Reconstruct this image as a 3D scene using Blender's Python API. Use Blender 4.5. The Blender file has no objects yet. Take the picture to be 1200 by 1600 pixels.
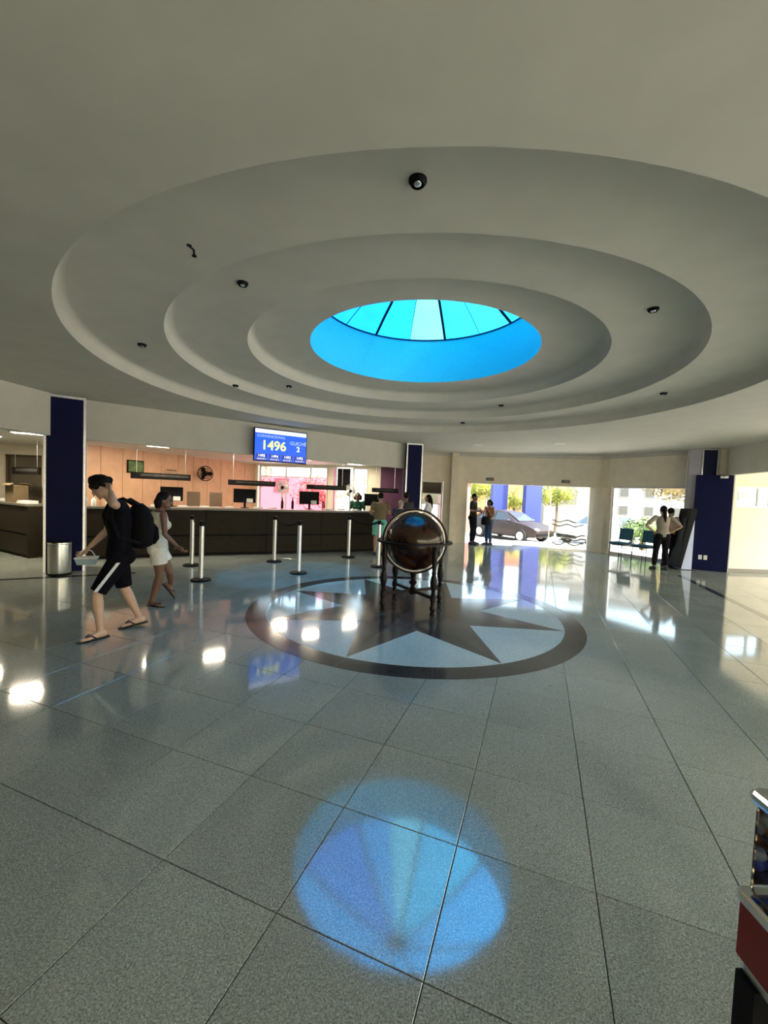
import bpy, bmesh, math, random
from mathutils import Vector as V, Matrix as M
random.seed(7)
PI = math.pi
sc = bpy.context.scene
COL = sc.collection

# ------------------------------------------------------------------ camera
cam = bpy.data.objects.new('camera', bpy.data.cameras.new('camera'))
COL.objects.link(cam)
cam.data.sensor_fit = 'VERTICAL'
cam.data.sensor_height = 36.0
cam.data.lens = 645.6 * 36.0 / 1600.0
cam.data.clip_start = 0.05
cam.data.clip_end = 400
PITCH, ROLL, CAMH = 0.0445, 0.0404, 1.671
_fw = V((0, math.cos(PITCH), -math.sin(PITCH))); _up = V((0, math.sin(PITCH), math.cos(PITCH))); _rt = V((1, 0, 0))
_r = math.cos(ROLL) * _rt + math.sin(ROLL) * _up
_u = -math.sin(ROLL) * _rt + math.cos(ROLL) * _up
cam.matrix_world = M(((_r.x, _u.x, -_fw.x, 0), (_r.y, _u.y, -_fw.y, 0), (_r.z, _u.z, -_fw.z, CAMH), (0, 0, 0, 1)))
sc.camera = cam

# ------------------------------------------------------------------ world, sun, exposure
w = bpy.data.worlds.new('world'); sc.world = w; w.use_nodes = True
nt = w.node_tree; nt.nodes.clear()
sky = nt.nodes.new('ShaderNodeTexSky'); sky.sky_type = 'NISHITA'; sky.sun_disc = False
sky.sun_elevation = math.radians(52); sky.sun_rotation = math.radians(135); sky.air_density = 1.6; sky.dust_density = 4.0
bg = nt.nodes.new('ShaderNodeBackground'); bg.inputs[1].default_value = 0.8
ow = nt.nodes.new('ShaderNodeOutputWorld')
nt.links.new(sky.outputs[0], bg.inputs[0]); nt.links.new(bg.outputs[0], ow.inputs[0])
sun = bpy.data.objects.new('sun', bpy.data.lights.new('sun', 'SUN')); COL.objects.link(sun)
sun.data.energy = 12.0; sun.data.angle = math.radians(1.0); sun.data.color = (1.0, 0.93, 0.82)
sun.rotation_euler = (math.radians(38), 0, math.radians(45))
sc.view_settings.view_transform = 'Standard'
sc.view_settings.look = 'None'
sc.view_settings.exposure = 0.7
sc.view_settings.gamma = 1.0
sc.view_settings.use_curve_mapping = False
sc.cycles.max_bounces = 10; sc.cycles.diffuse_bounces = 6; sc.cycles.glossy_bounces = 4; sc.cycles.transmission_bounces = 6
sc.cycles.transparent_max_bounces = 10
sc.cycles.sample_clamp_indirect = 8.0
sc.cycles.caustics_reflective = False; sc.cycles.caustics_refractive = False

# ------------------------------------------------------------------ materials
MATS = {}
def mat(name, col, rough=0.5, metal=0.0, var=0.0, scale=20.0, bump=0.0, coat=0.0, ior=None, emit=None, estr=1.0, alpha=None, spec=None):
    if name in MATS: return MATS[name]
    m = bpy.data.materials.new(name); m.use_nodes = True
    t = m.node_tree; b = t.nodes['Principled BSDF']
    b.inputs['Base Color'].default_value = (*col, 1); b.inputs['Roughness'].default_value = rough; b.inputs['Metallic'].default_value = metal
    if coat: b.inputs['Coat Weight'].default_value = coat; b.inputs['Coat Roughness'].default_value = 0.06
    if ior: b.inputs['IOR'].default_value = ior
    if spec is not None: b.inputs['Specular IOR Level'].default_value = spec
    if emit: b.inputs['Emission Color'].default_value = (*emit, 1); b.inputs['Emission Strength'].default_value = estr
    tc = t.nodes.new('ShaderNodeTexCoord'); n = t.nodes.new('ShaderNodeTexNoise')
    n.inputs['Scale'].default_value = scale; n.inputs['Detail'].default_value = 3
    t.links.new(tc.outputs['Object'], n.inputs['Vector'])
    if var:
        r = t.nodes.new('ShaderNodeMapRange'); r.inputs[1].default_value = 0.3; r.inputs[2].default_value = 0.7
        r.inputs[3].default_value = 1 - var; r.inputs[4].default_value = 1 + var
        mx = t.nodes.new('ShaderNodeMix'); mx.data_type = 'RGBA'; mx.blend_type = 'MULTIPLY'; mx.inputs[0].default_value = 1
        mx.inputs[6].default_value = (*col, 1)
        t.links.new(n.outputs['Fac'], r.inputs[0]); t.links.new(r.outputs[0], mx.inputs[7]); t.links.new(mx.outputs[2], b.inputs['Base Color'])
    if bump:
        bp = t.nodes.new('ShaderNodeBump'); bp.inputs['Strength'].default_value = bump; bp.inputs['Distance'].default_value = 0.005
        t.links.new(n.outputs['Fac'], bp.inputs['Height']); t.links.new(bp.outputs[0], b.inputs['Normal'])
    MATS[name] = m; return m

def granite(name, dark, mid, light, s=1.0, rough=0.065, ior=2.0):
    m = bpy.data.materials.new(name); m.use_nodes = True; t = m.node_tree; b = t.nodes['Principled BSDF']
    geo = t.nodes.new('ShaderNodeNewGeometry'); oi = t.nodes.new('ShaderNodeObjectInfo')
    n1 = t.nodes.new('ShaderNodeTexNoise'); n1.inputs['Scale'].default_value = 150 * s; n1.inputs['Detail'].default_value = 4; n1.inputs['Roughness'].default_value = 0.75
    n2 = t.nodes.new('ShaderNodeTexVoronoi'); n2.inputs['Scale'].default_value = 170 * s
    n3 = t.nodes.new('ShaderNodeTexNoise'); n3.inputs['Scale'].default_value = 1.6; n3.inputs['Detail'].default_value = 5
    for n in (n1, n2, n3): t.links.new(geo.outputs['Position'], n.inputs['Vector'])
    cr = t.nodes.new('ShaderNodeValToRGB'); e = cr.color_ramp.elements
    e[0].position = 0.34; e[0].color = (*dark, 1); e[1].position = 0.66; e[1].color = (*light, 1)
    k = e.new(0.48); k.color = (*mid, 1)
    t.links.new(n1.outputs['Fac'], cr.inputs[0])
    mx = t.nodes.new('ShaderNodeMix'); mx.data_type = 'RGBA'; mx.blend_type = 'MULTIPLY'; mx.inputs[0].default_value = 0.45
    t.links.new(cr.outputs[0], mx.inputs[6]); bw = t.nodes.new('ShaderNodeRGBToBW'); t.links.new(n2.outputs['Color'], bw.inputs[0]); t.links.new(bw.outputs[0], mx.inputs[7])
    # tone drift over the hall and from slab to slab
    ad = t.nodes.new('ShaderNodeMath'); ad.operation = 'ADD'
    r1 = t.nodes.new('ShaderNodeMapRange'); r1.inputs[3].default_value = 0.42; r1.inputs[4].default_value = 0.55
    r2 = t.nodes.new('ShaderNodeMapRange'); r2.inputs[1].default_value = 0.3; r2.inputs[2].default_value = 0.7; r2.inputs[3].default_value = 0.44; r2.inputs[4].default_value = 0.56
    t.links.new(oi.outputs['Random'], r1.inputs[0]); t.links.new(n3.outputs['Fac'], r2.inputs[0])
    t.links.new(r1.outputs[0], ad.inputs[0]); t.links.new(r2.outputs[0], ad.inputs[1])
    m2 = t.nodes.new('ShaderNodeMix'); m2.data_type = 'RGBA'; m2.blend_type = 'MULTIPLY'; m2.inputs[0].default_value = 1
    t.links.new(mx.outputs[2], m2.inputs[6]); t.links.new(ad.outputs[0], m2.inputs[7]); t.links.new(m2.outputs[2], b.inputs['Base Color'])
    # small dark inclusions in the stone
    vo = t.nodes.new('ShaderNodeTexVoronoi'); vo.inputs['Scale'].default_value = 1.7; t.links.new(geo.outputs['Position'], vo.inputs['Vector'])
    nz = t.nodes.new('ShaderNodeMath'); nz.operation = 'MULTIPLY_ADD'; nz.inputs[1].default_value = 0.05; t.links.new(n1.outputs['Fac'], nz.inputs[0]); t.links.new(vo.outputs['Distance'], nz.inputs[2])
    r3 = t.nodes.new('ShaderNodeMapRange'); r3.inputs[1].default_value = 0.035; r3.inputs[2].default_value = 0.065; r3.inputs[3].default_value = 0.35; r3.inputs[4].default_value = 1.0
    t.links.new(nz.outputs[0], r3.inputs[0])
    m3 = t.nodes.new('ShaderNodeMix'); m3.data_type = 'RGBA'; m3.blend_type = 'MULTIPLY'; m3.inputs[0].default_value = 1
    t.links.new(m2.outputs[2], m3.inputs[6]); t.links.new(r3.outputs[0], m3.inputs[7]); t.links.new(m3.outputs[2], b.inputs['Base Color'])
    rr = t.nodes.new('ShaderNodeMapRange'); rr.inputs[3].default_value = rough * 0.7; rr.inputs[4].default_value = rough * 1.5
    t.links.new(n3.outputs['Fac'], rr.inputs[0]); t.links.new(rr.outputs[0], b.inputs['Roughness'])
    b.inputs['IOR'].default_value = ior
    MATS[name] = m; return m

def glass(name, tint=(0.95, 0.97, 0.96), refl=0.10, rough=0.02):
    m = bpy.data.materials.new(name); m.use_nodes = True; t = m.node_tree; t.nodes.clear()
    o = t.nodes.new('ShaderNodeOutputMaterial'); a = t.nodes.new('ShaderNodeBsdfTransparent'); g = t.nodes.new('ShaderNodeBsdfGlossy')
    f = t.nodes.new('ShaderNodeLayerWeight'); f.inputs[0].default_value = refl * 2
    a.inputs[0].default_value = (*tint, 1); g.inputs['Roughness'].default_value = rough
    x = t.nodes.new('ShaderNodeMixShader'); t.links.new(f.outputs['Fresnel'], x.inputs[0]); t.links.new(a.outputs[0], x.inputs[1]); t.links.new(g.outputs[0], x.inputs[2])
    t.links.new(x.outputs[0], o.inputs[0]); MATS[name] = m; return m

def translucent(name, col, clear=0.25):
    m = bpy.data.materials.new(name); m.use_nodes = True; t = m.node_tree; t.nodes.clear()
    o = t.nodes.new('ShaderNodeOutputMaterial'); a = t.nodes.new('ShaderNodeBsdfTransparent'); g = t.nodes.new('ShaderNodeBsdfTranslucent')
    n = t.nodes.new('ShaderNodeTexNoise'); n.inputs['Scale'].default_value = 3.0; tc = t.nodes.new('ShaderNodeTexCoord'); t.links.new(tc.outputs['Object'], n.inputs['Vector'])
    r = t.nodes.new('ShaderNodeMapRange'); r.inputs[3].default_value = 0.8; r.inputs[4].default_value = 1.1; t.links.new(n.outputs['Fac'], r.inputs[0])
    c = t.nodes.new('ShaderNodeMix'); c.data_type = 'RGBA'; c.blend_type = 'MULTIPLY'; c.inputs[0].default_value = 1; c.inputs[6].default_value = (*col, 1)
    t.links.new(r.outputs[0], c.inputs[7]); t.links.new(c.outputs[2], a.inputs[0]); t.links.new(c.outputs[2], g.inputs[0])
    x = t.nodes.new('ShaderNodeMixShader'); x.inputs[0].default_value = clear
    t.links.new(g.outputs[0], x.inputs[1]); t.links.new(a.outputs[0], x.inputs[2]); t.links.new(x.outputs[0], o.inputs[0])
    MATS[name] = m; return m

m_plaster = mat('plaster', (0.585, 0.575, 0.495), 0.9, var=0.04, scale=3, bump=0.05)
m_wall = mat('cream_wall', (0.78, 0.71, 0.57), 0.85, var=0.05, scale=4, bump=0.05)
m_white = mat('white_paint', (0.78, 0.77, 0.73), 0.5, var=0.03)
m_navy = mat('navy_panel', (0.006, 0.008, 0.045), 0.5, var=0.15, scale=3, spec=0.08)
m_navyg = mat('glossy_navy_panel', (0.006, 0.008, 0.045), 0.12, var=0.1, scale=3)
m_glare = mat('glare_lavender_panel', (0.50, 0.48, 0.56), 0.3, var=0.05, scale=3)  # window glare on the right column's left face, put into the panel colour
m_alu = mat('aluminium', (0.62, 0.62, 0.62), 0.35, 1.0, var=0.08)
m_chrome = mat('chrome', (0.8, 0.8, 0.8), 0.12, 1.0, var=0.03)
m_black = mat('black_plastic', (0.008, 0.008, 0.009), 0.55, var=0.2, spec=.08)
m_tile = granite('grey_granite', (0.12, 0.132, 0.112), (0.345, 0.372, 0.322), (0.60, 0.63, 0.55))
m_dark = granite('black_granite', (0.02, 0.019, 0.018), (0.05, 0.046, 0.042), (0.10, 0.092, 0.085), rough=0.12, ior=1.6)
m_brown = granite('brown_granite', (0.05, 0.04, 0.033), (0.11, 0.085, 0.068), (0.19, 0.15, 0.12), rough=0.12, ior=1.6)
m_pale = granite('pale_granite', (0.34, 0.42, 0.38), (0.66, 0.78, 0.72), (0.86, 0.96, 0.91))
m_grout = mat('dark_grout', (0.05, 0.05, 0.045), 0.9, var=0.2)
m_counter = mat('dark_counter_laminate', (0.024, 0.019, 0.012), 0.5, var=0.12, scale=8, spec=.1)
m_counter_top = mat('counter_top', (0.16, 0.15, 0.12), 0.35, var=0.1)
m_peach = mat('peach_laminate', (0.70, 0.40, 0.24), 0.5, var=0.08, scale=5)
m_purple = mat('purple_paint', (0.11, 0.035, 0.085), 0.7, var=0.05)
m_glass = glass('clear_glass'); m_dglass = glass('dark_film_glass', (.10, .10, .10))
m_pinkglass = glass('pink_film_glass', (1.0, 0.52, 0.62))
m_magglass = glass('magenta_film_glass', (0.92, 0.36, 0.70))
m_lamp = mat('lamp_diffuser', (0.9, 0.9, 0.85), 0.5, emit=(1.0, 0.93, 0.78), estr=9)
POLY = [translucent(a, b, .18) for a, b in (('azure_polycarbonate', (.006, .16, .52)), ('blue_polycarbonate', (.007, .21, .53)), ('cyan_polycarbonate', (.010, .27, .53)), ('sun_stripe_polycarbonate', (.06, .34, .52)))]
m_drum = mat('drum_blue_paint', (0.03, 0.42, 0.44), 0.6, var=0.06, scale=30)
m_skin1 = mat('light_skin', (0.50, 0.33, 0.24), 0.55, var=0.05)
m_skin2 = mat('brown_skin', (0.16, 0.085, 0.055), 0.5, var=0.06)
m_skin3 = mat('tan_skin', (0.32, 0.19, 0.12), 0.55, var=0.05)
m_hair = mat('dark_hair', (0.006, 0.005, 0.005), 0.65, var=0.3, scale=60, bump=0.3, spec=.12)
m_eye = mat('eye', (0.02, 0.015, 0.012), 0.2)
m_lip = mat('lip', (0.30, 0.12, 0.10), 0.5)
def cloth(name, col, **k): return mat(name, col, 0.9, var=k.pop('var', 0.1), scale=k.pop('scale', 40), bump=0.15, spec=.1, **k)

# ------------------------------------------------------------------ mesh building
class MB:
    def __init__(s): s.v = []; s.f = []; s.m = []; s.cur = 0
    def add(s, vs, fs):
        o = len(s.v); s.v += [tuple(p) for p in vs]; s.f += [tuple(i + o for i in f) for f in fs]; s.m += [s.cur] * len(fs); return s
    def box(s, c, d, rz=0, mat=None):
        R = M.Rotation(rz, 3, 'Z') if mat is None else mat; c = V(c)
        vs = [c + R @ V((x * d[0] / 2, y * d[1] / 2, z * d[2] / 2)) for z in (-1, 1) for y in (-1, 1) for x in (-1, 1)]
        return s.add(vs, [(0, 2, 3, 1), (4, 5, 7, 6), (0, 1, 5, 4), (2, 6, 7, 3), (0, 4, 6, 2), (1, 3, 7, 5)])
    def prism(s, poly, z0, z1):
        n = len(poly); a = sum(poly[i][0] * poly[(i + 1) % n][1] - poly[(i + 1) % n][0] * poly[i][1] for i in range(n))
        if a < 0: poly = poly[::-1]
        vs = [(x, y, z0) for x, y in poly] + [(x, y, z1) for x, y in poly]
        return s.add(vs, [tuple(range(n))[::-1], tuple(range(n, 2 * n))] + [(i, (i + 1) % n, n + (i + 1) % n, n + i) for i in range(n)])
    def rings(s, rs, cap=True):
        n = len(rs[0]); vs = [p for r in rs for p in r]; fs = []
        for k in range(len(rs) - 1):
            for i in range(n):
                j = (i + 1) % n; fs.append((k * n + i, k * n + j, (k + 1) * n + j, (k + 1) * n + i))
        if cap: fs += [tuple(range(n))[::-1], tuple(range((len(rs) - 1) * n, len(rs) * n))]
        return s.add(vs, fs)
    def loft(s, secs, n=14):  # (centre, lateral, forward, a, b)
        return s.rings([[V(c) + V(l).normalized() * a * math.cos(2 * PI * i / n) + V(f).normalized() * b * math.sin(2 * PI * i / n) for i in range(n)] for c, l, f, a, b in secs])
    def tube(s, pts, rad, n=10):
        pts = [V(p) for p in pts]; rs = []
        if not hasattr(rad, '__len__'): rad = [rad] * len(pts)
        prev = None
        for i, p in enumerate(pts):
            d = (pts[min(i + 1, len(pts) - 1)] - pts[max(i - 1, 0)]).normalized()
            a = d.orthogonal().normalized() if prev is None else (prev - d * prev.dot(d)).normalized()
            prev = a; b = d.cross(a)
            rs.append([p + (a * math.cos(2 * PI * k / n) + b * math.sin(2 * PI * k / n)) * rad[i] for k in range(n)])
        return s.rings(rs)
    def lathe(s, prof, c=(0, 0, 0), n=24, cap=True):
        return s.rings([[(c[0] + r * math.cos(2 * PI * i / n), c[1] + r * math.sin(2 * PI * i / n), c[2] + z) for i in range(n)] for r, z in prof], cap)
    def ball(s, c, r, R=None, n=12, m=8):
        if not hasattr(r, '__len__'): r = (r, r, r)
        R = R or M.Identity(3); c = V(c); rs = []
        for k in range(m + 1):
            t = PI * (k + 0.02 * (k == 0) - 0.02 * (k == m)) / m
            rs.append([c + R @ V((r[0] * math.sin(t) * math.cos(2 * PI * i / n), r[1] * math.sin(t) * math.sin(2 * PI * i / n), -r[2] * math.cos(t))) for i in range(n)])
        return s.rings(rs)
    def mesh(s, name):
        me = bpy.data.meshes.new(name); me.from_pydata(s.v, [], s.f); me.polygons.foreach_set('material_index', s.m); me.update(); return me

def tag(o, label=None, cat=None, group=None, kind=None):
    if label: o['label'] = label
    if cat: o['category'] = cat
    if group: o['group'] = group
    if kind: o['kind'] = kind
    return o
def link(name, me, mt, parent=None, smooth=False, **k):
    o = bpy.data.objects.new(name, me); COL.objects.link(o)
    if not me.materials:
        for x in (mt if isinstance(mt, (list, tuple)) else [mt]): me.materials.append(x)
    if smooth: me.polygons.foreach_set('use_smooth', [True] * len(me.polygons))
    if parent: o.parent = parent
    return tag(o, **k)
def obj(name, mb, mt, parent=None, smooth=False, bevel=0, **k):
    o = link(name, mb.mesh(name), mt, parent, smooth, **k)
    if bevel:
        b = o.modifiers.new('bevel', 'BEVEL'); b.width = bevel; b.segments = 2; b.limit_method = 'ANGLE'
    if smooth == 2:
        e = o.modifiers.new('split', 'EDGE_SPLIT'); e.split_angle = math.radians(40)
    return o
def thing(name, loc, rz=0, **k):
    o = bpy.data.objects.new(name, None); COL.objects.link(o); o.location = loc; o.rotation_euler = (0, 0, rz); o.empty_display_size = 0.1
    return tag(o, **k)
def dup(o, parent=None):
    c = o.copy(); COL.objects.link(c)
    if parent: c.parent = parent
    for ch in list(o.children): dup(ch, c)
    return c
def remesh(mb, voxel, it=4):
    me = mb.mesh('tmp'); o = bpy.data.objects.new('tmp', me); COL.objects.link(o)
    r = o.modifiers.new('r', 'REMESH'); r.mode = 'VOXEL'; r.voxel_size = voxel
    if it:
        q = o.modifiers.new('s', 'SMOOTH'); q.iterations = it; q.factor = 0.5
    dg = bpy.context.evaluated_depsgraph_get(); out = bpy.data.meshes.new_from_object(o.evaluated_get(dg))
    bpy.data.objects.remove(o); bpy.data.meshes.remove(me); return out
def text(name, body, size, mt, parent, loc, rot, ext=0.001, align='CENTER', bold=0.0, **k):
    c = bpy.data.curves.new(name, 'FONT'); c.body = body; c.size = size; c.extrude = ext; c.align_x = align; c.align_y = 'CENTER'; c.offset = bold
    o = bpy.data.objects.new(name, c); COL.objects.link(o)
    dg = bpy.context.evaluated_depsgraph_get(); me = bpy.data.meshes.new_from_object(o.evaluated_get(dg)); bpy.data.objects.remove(o)
    me.materials.clear(); o = link(name, me, mt, parent, **k); o.location = loc; o.rotation_euler = rot; return o
def wallseg(name, p, q, z0, z1, mt, th=0.15, openings=(), kind='structure', parent=None, **k):
    """wall from p to q (its room face on the left of p->q); openings are (s0, s1, z0, z1) along it"""
    p = V((p[0], p[1], 0)); q = V((q[0], q[1], 0)); d = (q - p); L = d.length; d.normalize(); n = V((d.y, -d.x, 0)); mb = MB()
    def seg(a, b, u, t):
        if b - a < 1e-4 or t - u < 1e-4: return
        A = p + d * a; B = p + d * b
        mb.prism([(A.x, A.y), (B.x, B.y), (B.x + n.x * th, B.y + n.y * th), (A.x + n.x * th, A.y + n.y * th)], u, t)
    cur = 0
    for a, b, u, t in sorted(openings):
        seg(cur, a, z0, z1); seg(a, b, z0, u); seg(a, b, t, z1); cur = b
    seg(cur, L, z0, z1)
    return obj(name, mb, mt, parent, kind=kind, **k)

# ------------------------------------------------------------------ the hall: measures
AX = V((0.464, 6.019, 0))
ZC = 3.202
DOOR_A, DOOR_B = V((2.45, 14.85, 0)), V((7.25, 13.95, 0))
HALL = [(13.0, -5.0), (13.0, 10.85), (8.9, 10.62), (8.62, 11.3), (7.35, 13.64), (7.25, 13.95), (2.45, 14.85), (0.75, 14.85), (0.75, 13.55), (-4.6, 14.6), (-6.3, 10.75), (-12.5, 10.75), (-12.5, -5.0)]

# floor: grout bed, slabs, inlaid star
fl = obj('floor', MB().prism([(x * 1.01, y * 1.01) for x, y in HALL], -0.15, -0.006), m_grout, kind='structure', label='grey granite slab floor of the hall')
TA = -0.3614; GO = V((-2.044, 2.197, 0)); T = 0.6
e1 = V((math.cos(TA), math.sin(TA), 0)); e2 = V((-e1.y, e1.x, 0))
def inside(x, y, poly=HALL):
    c = False; n = len(poly)
    for i in range(n):
        (x1, y1), (x2, y2) = poly[i], poly[(i + 1) % n]
        if (y1 > y) != (y2 > y) and x < (x2 - x1) * (y - y1) / (y2 - y1) + x1: c = not c
    return c
RF = 2.323
cells = []
for i in range(-45, 45):
    for j in range(-45, 45):
        c = GO + e1 * (i + .5) * T + e2 * (j + .5) * T
        cs = [c + e1 * a * T / 2 + e2 * b * T / 2 for a, b in ((-1, -1), (1, -1), (1, 1), (-1, 1))]
        if not any(inside(p.x, p.y) for p in cs + [c]): continue
        if all((p - AX).length < RF - 0.01 for p in cs): continue
        fov = c.y > 0.75 and abs(c.x) < 0.97 * c.y + 0.5
        full = all(inside(p.x, p.y) for p in cs)
        cells.append((0 if fov and full else 1, c.length, c))
cells.sort(key=lambda q: q[:2])
slab = MB(); hh = (T - 0.0045) / 2; ch = 0.0015
slab.rings([[(a * hh, b * hh, -0.011) for a, b in ((-1, -1), (1, -1), (1, 1), (-1, 1))], [(a * hh, b * hh, -ch) for a, b in ((-1, -1), (1, -1), (1, 1), (-1, 1))],
            [(a * (hh - ch), b * (hh - ch), 0) for a, b in ((-1, -1), (1, -1), (1, 1), (-1, 1))]])
slab_me = slab.mesh('floor_tile'); slab_me.materials.append(m_tile)
for f, d, c in cells[:290]:
    o = bpy.data.objects.new('floor_tile', slab_me); COL.objects.link(o); o.parent = fl; o.location = c; o.rotation_euler = (0, 0, TA)
rest = MB()
def clip(poly, clipper):  # Sutherland-Hodgman against one half plane (a,b,c): keep a x + b y <= c
    a, b, c = clipper; out = []
    for i in range(len(poly)):
        p, q = poly[i], poly[(i + 1) % len(poly)]; dp = a * p[0] + b * p[1] - c; dq = a * q[0] + b * q[1] - c
        if dp <= 0: out.append(p)
        if dp * dq < 0: t = dp / (dp - dq); out.append((p[0] + (q[0] - p[0]) * t, p[1] + (q[1] - p[1]) * t))
    return out
for f, d, c in cells[290:]:
    rest.prism([tuple((c + e1 * a * hh + e2 * b * hh).xy) for a, b in ((-1, -1), (1, -1), (1, 1), (-1, 1))], -0.011, 0)
obj('floor_tile', rest, m_tile, fl, kind='stuff', label='remaining granite slabs toward the walls')
# medallion
def arc(r, n=96, a0=0, a1=2 * PI): return [(AX.x + r * math.cos(a0 + (a1 - a0) * i / n), AX.y + r * math.sin(a0 + (a1 - a0) * i / n)) for i in range(n + (a1 - a0 < 6.28))]
obj('medallion_field', MB().prism(arc(2.09), -0.01, 0.0012), m_pale, fl, label='pale granite disc behind the star')
for k in range(8):
    a0 = math.radians(22.5 + 45 * k) + 0.0012; a1 = a0 + PI / 4 - 0.0024
    obj('ring_segment', MB().prism(arc(RF, 14, a0, a1) + arc(2.07, 14, a0, a1)[::-1], -0.01, 0.0022), m_dark, fl)
for k in range(8):
    t = math.radians(22.5 + 45 * k); tip = (AX.x + 2.06 * math.cos(t), AX.y + 2.06 * math.sin(t))
    for sgn, mm in ((-1, m_dark), (1, m_brown)):
        a = t + sgn * PI / 8; nt_ = (AX.x + 1.0 * math.cos(a), AX.y + 1.0 * math.sin(a))
        obj('star_point', MB().prism([(AX.x, AX.y), nt_, tip], 0.0, 0.0022), mm, fl)
def strip(p, q, wd):
    p, q = V((*p, 0)), V((*q, 0)); d = (q - p).normalized(); n = V((-d.y, d.x, 0)) * wd / 2
    obj('border_strip', MB().prism([tuple((p + n).xy), tuple((q + n).xy), tuple((q - n).xy), tuple((p - n).xy)], -0.01, 0.002), m_dark, fl, label='black granite strip let into the floor')
strip((-9.0, 5.2), (-5.2, 7.32), 0.12)
strip((7.12, 9.8), (5.6, 5.2), 0.13)
strip((-5.2, 7.32), (-4.6, 7.66), 0.12)

# ceiling with stepped round recess
ce = MB()
n = 128; circ = [V((AX.x + 4.145 * math.cos(2 * PI * i / n), AX.y + 4.145 * math.sin(2 * PI * i / n), ZC)) for i in range(n)]
def ray_to_poly(d):
    best = 1e9
    for i in range(len(HALL)):
        p, q = V((*HALL[i], 0)), V((*HALL[(i + 1) % len(HALL)], 0)); r = q - p; den = d.x * r.y - d.y * r.x
        if abs(den) < 1e-9: continue
        w_ = p - AX; t = (w_.x * r.y - w_.y * r.x) / den; u = (w_.x * d.y - w_.y * d.x) / den
        if 0 <= u <= 1 and t > 0: best = max(t, 0) if best > 1e8 else max(best, t)
    return best
outer = []
for i in range(n):
    d = V((math.cos(2 * PI * i / n), math.sin(2 * PI * i / n), 0)); p = AX + d * (ray_to_poly(d) + 0.15); p.z = ZC; outer.append(p)
ce.rings([[p for p in outer], [p for p in circ]], cap=False)
ce.rings([[p + V((0, 0, 0.6)) for p in outer], [p + V((0, 0, 0.6)) for p in circ]], cap=False)
ceil = obj('ceiling', ce, m_plaster, kind='structure', label='plaster ceiling around the stepped round recess')
def step(r0, z0, r1, z1, rr=0.09):
    prof = [(r0, z0), (r0, z1 - rr)]
    for k in range(1, 6): a = PI / 2 * k / 5; prof.append((r0 - rr * (1 - math.cos(a)), z1 - rr + rr * math.sin(a)))
    prof.append((r1, z1))
    obj('ceiling_step', MB().lathe(prof, (AX.x, AX.y, 0), 128, cap=False), m_plaster, ceil, smooth=2)
step(4.145, ZC, 3.272, 3.371); step(3.272, 3.371, 2.383, 3.537); step(2.383, 3.537, 1.593, 3.718)
obj('ceiling_cover', MB().lathe([(4.3, 3.8), (1.75, 3.8), (1.75, 4.5)], (AX.x, AX.y, 0), 64, cap=False), m_plaster, ceil)

# skylight
skl = thing('window_1', (AX.x, AX.y, 3.718), kind='structure', label='round blue skylight in the middle of the stepped ceiling')
obj('skylight_drum', MB().lathe([(1.593, 0), (1.593, 0.74), (1.70, 0.74), (1.70, 0.0)], (0, 0, 0), 96, cap=False), m_drum, skl, smooth=2)
NP = 8
def dome(a, t): r = 1.66 * (1 - t) ; return V((r * math.cos(a), r * math.sin(a), 0.75 + 0.75 * (1 - (1 - t) ** 1.5)))
SHEET = {0: 2, 1: 2, 2: 3, 3: 1, 4: 0, 5: 0}   # each bay has two sheets, tinted apart; the pale one paints in the sun stripe
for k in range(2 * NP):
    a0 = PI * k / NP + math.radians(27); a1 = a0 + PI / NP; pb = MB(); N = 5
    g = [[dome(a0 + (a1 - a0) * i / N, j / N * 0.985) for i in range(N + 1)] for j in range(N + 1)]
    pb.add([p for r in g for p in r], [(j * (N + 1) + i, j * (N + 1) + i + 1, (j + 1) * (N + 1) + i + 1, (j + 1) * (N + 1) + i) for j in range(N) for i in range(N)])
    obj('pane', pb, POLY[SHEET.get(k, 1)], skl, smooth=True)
    obj('rib', MB().tube([dome(a0 - .004, j / N * 0.985) - V((0, 0, 0.015)) for j in range(N + 1)], 0.022 if k % 2 == 0 else .006, 8), m_black, skl)
obj('curb_ring', MB().lathe([(1.585, 0.73), (1.585, 0.755), (1.70, 0.755), (1.70, 0.73)], (0, 0, 0), 96, cap=False), m_navy, skl, smooth=2)

# walls
d_dir = (DOOR_B - DOOR_A).normalized()
DL = (DOOR_B - DOOR_A).length
wb = wallseg('wall_back', (7.25, 13.95), (2.45, 14.85), 0, ZC, m_wall, openings=[(0.30, DL - 0.50, 0, 2.16)], label='cream wall over the entrance opening')
wl_ = wallseg('wall_back_left', (2.45, 14.85), (0.75, 14.85), 0, ZC, m_wall, openings=[(0.35, 1.55, 0.02, 2.2)], label='cream wall piece left of the entrance')
w2a, w2b = V((8.62, 11.3, 0)), V((7.35, 13.64, 0)); W2L = (w2b - w2a).length
wallseg('wall_back_right', w2a.xy, w2b.xy, 0, ZC, m_wall, openings=[(0.10, W2L - 0.10, 0.03, 2.2)], label='cream wall over the wide window behind the blue chairs')
wallseg('wall_right', (13, 10.85), (8.9, 10.62), 0, ZC, m_wall, openings=[(2.98, 3.98, 1.68, 2.24)], label='cream wall with a small high window on the right')
wallseg('wall_back_corner', (8.9, 10.62), (8.62, 11.3), 0, ZC, m_wall)
wallseg('wall_entrance', (13, -5.0), (13, 10.85), 0, ZC, m_wall, openings=[(0.3, 4.9, 0, 3.1), (5.1, 9.9, 0, 3.1), (10.1, 14.9, 0, 3.1)], label='wall with wide glazed openings right of the hall')  # unseen openings, enlarged to let more daylight into the hall
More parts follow.
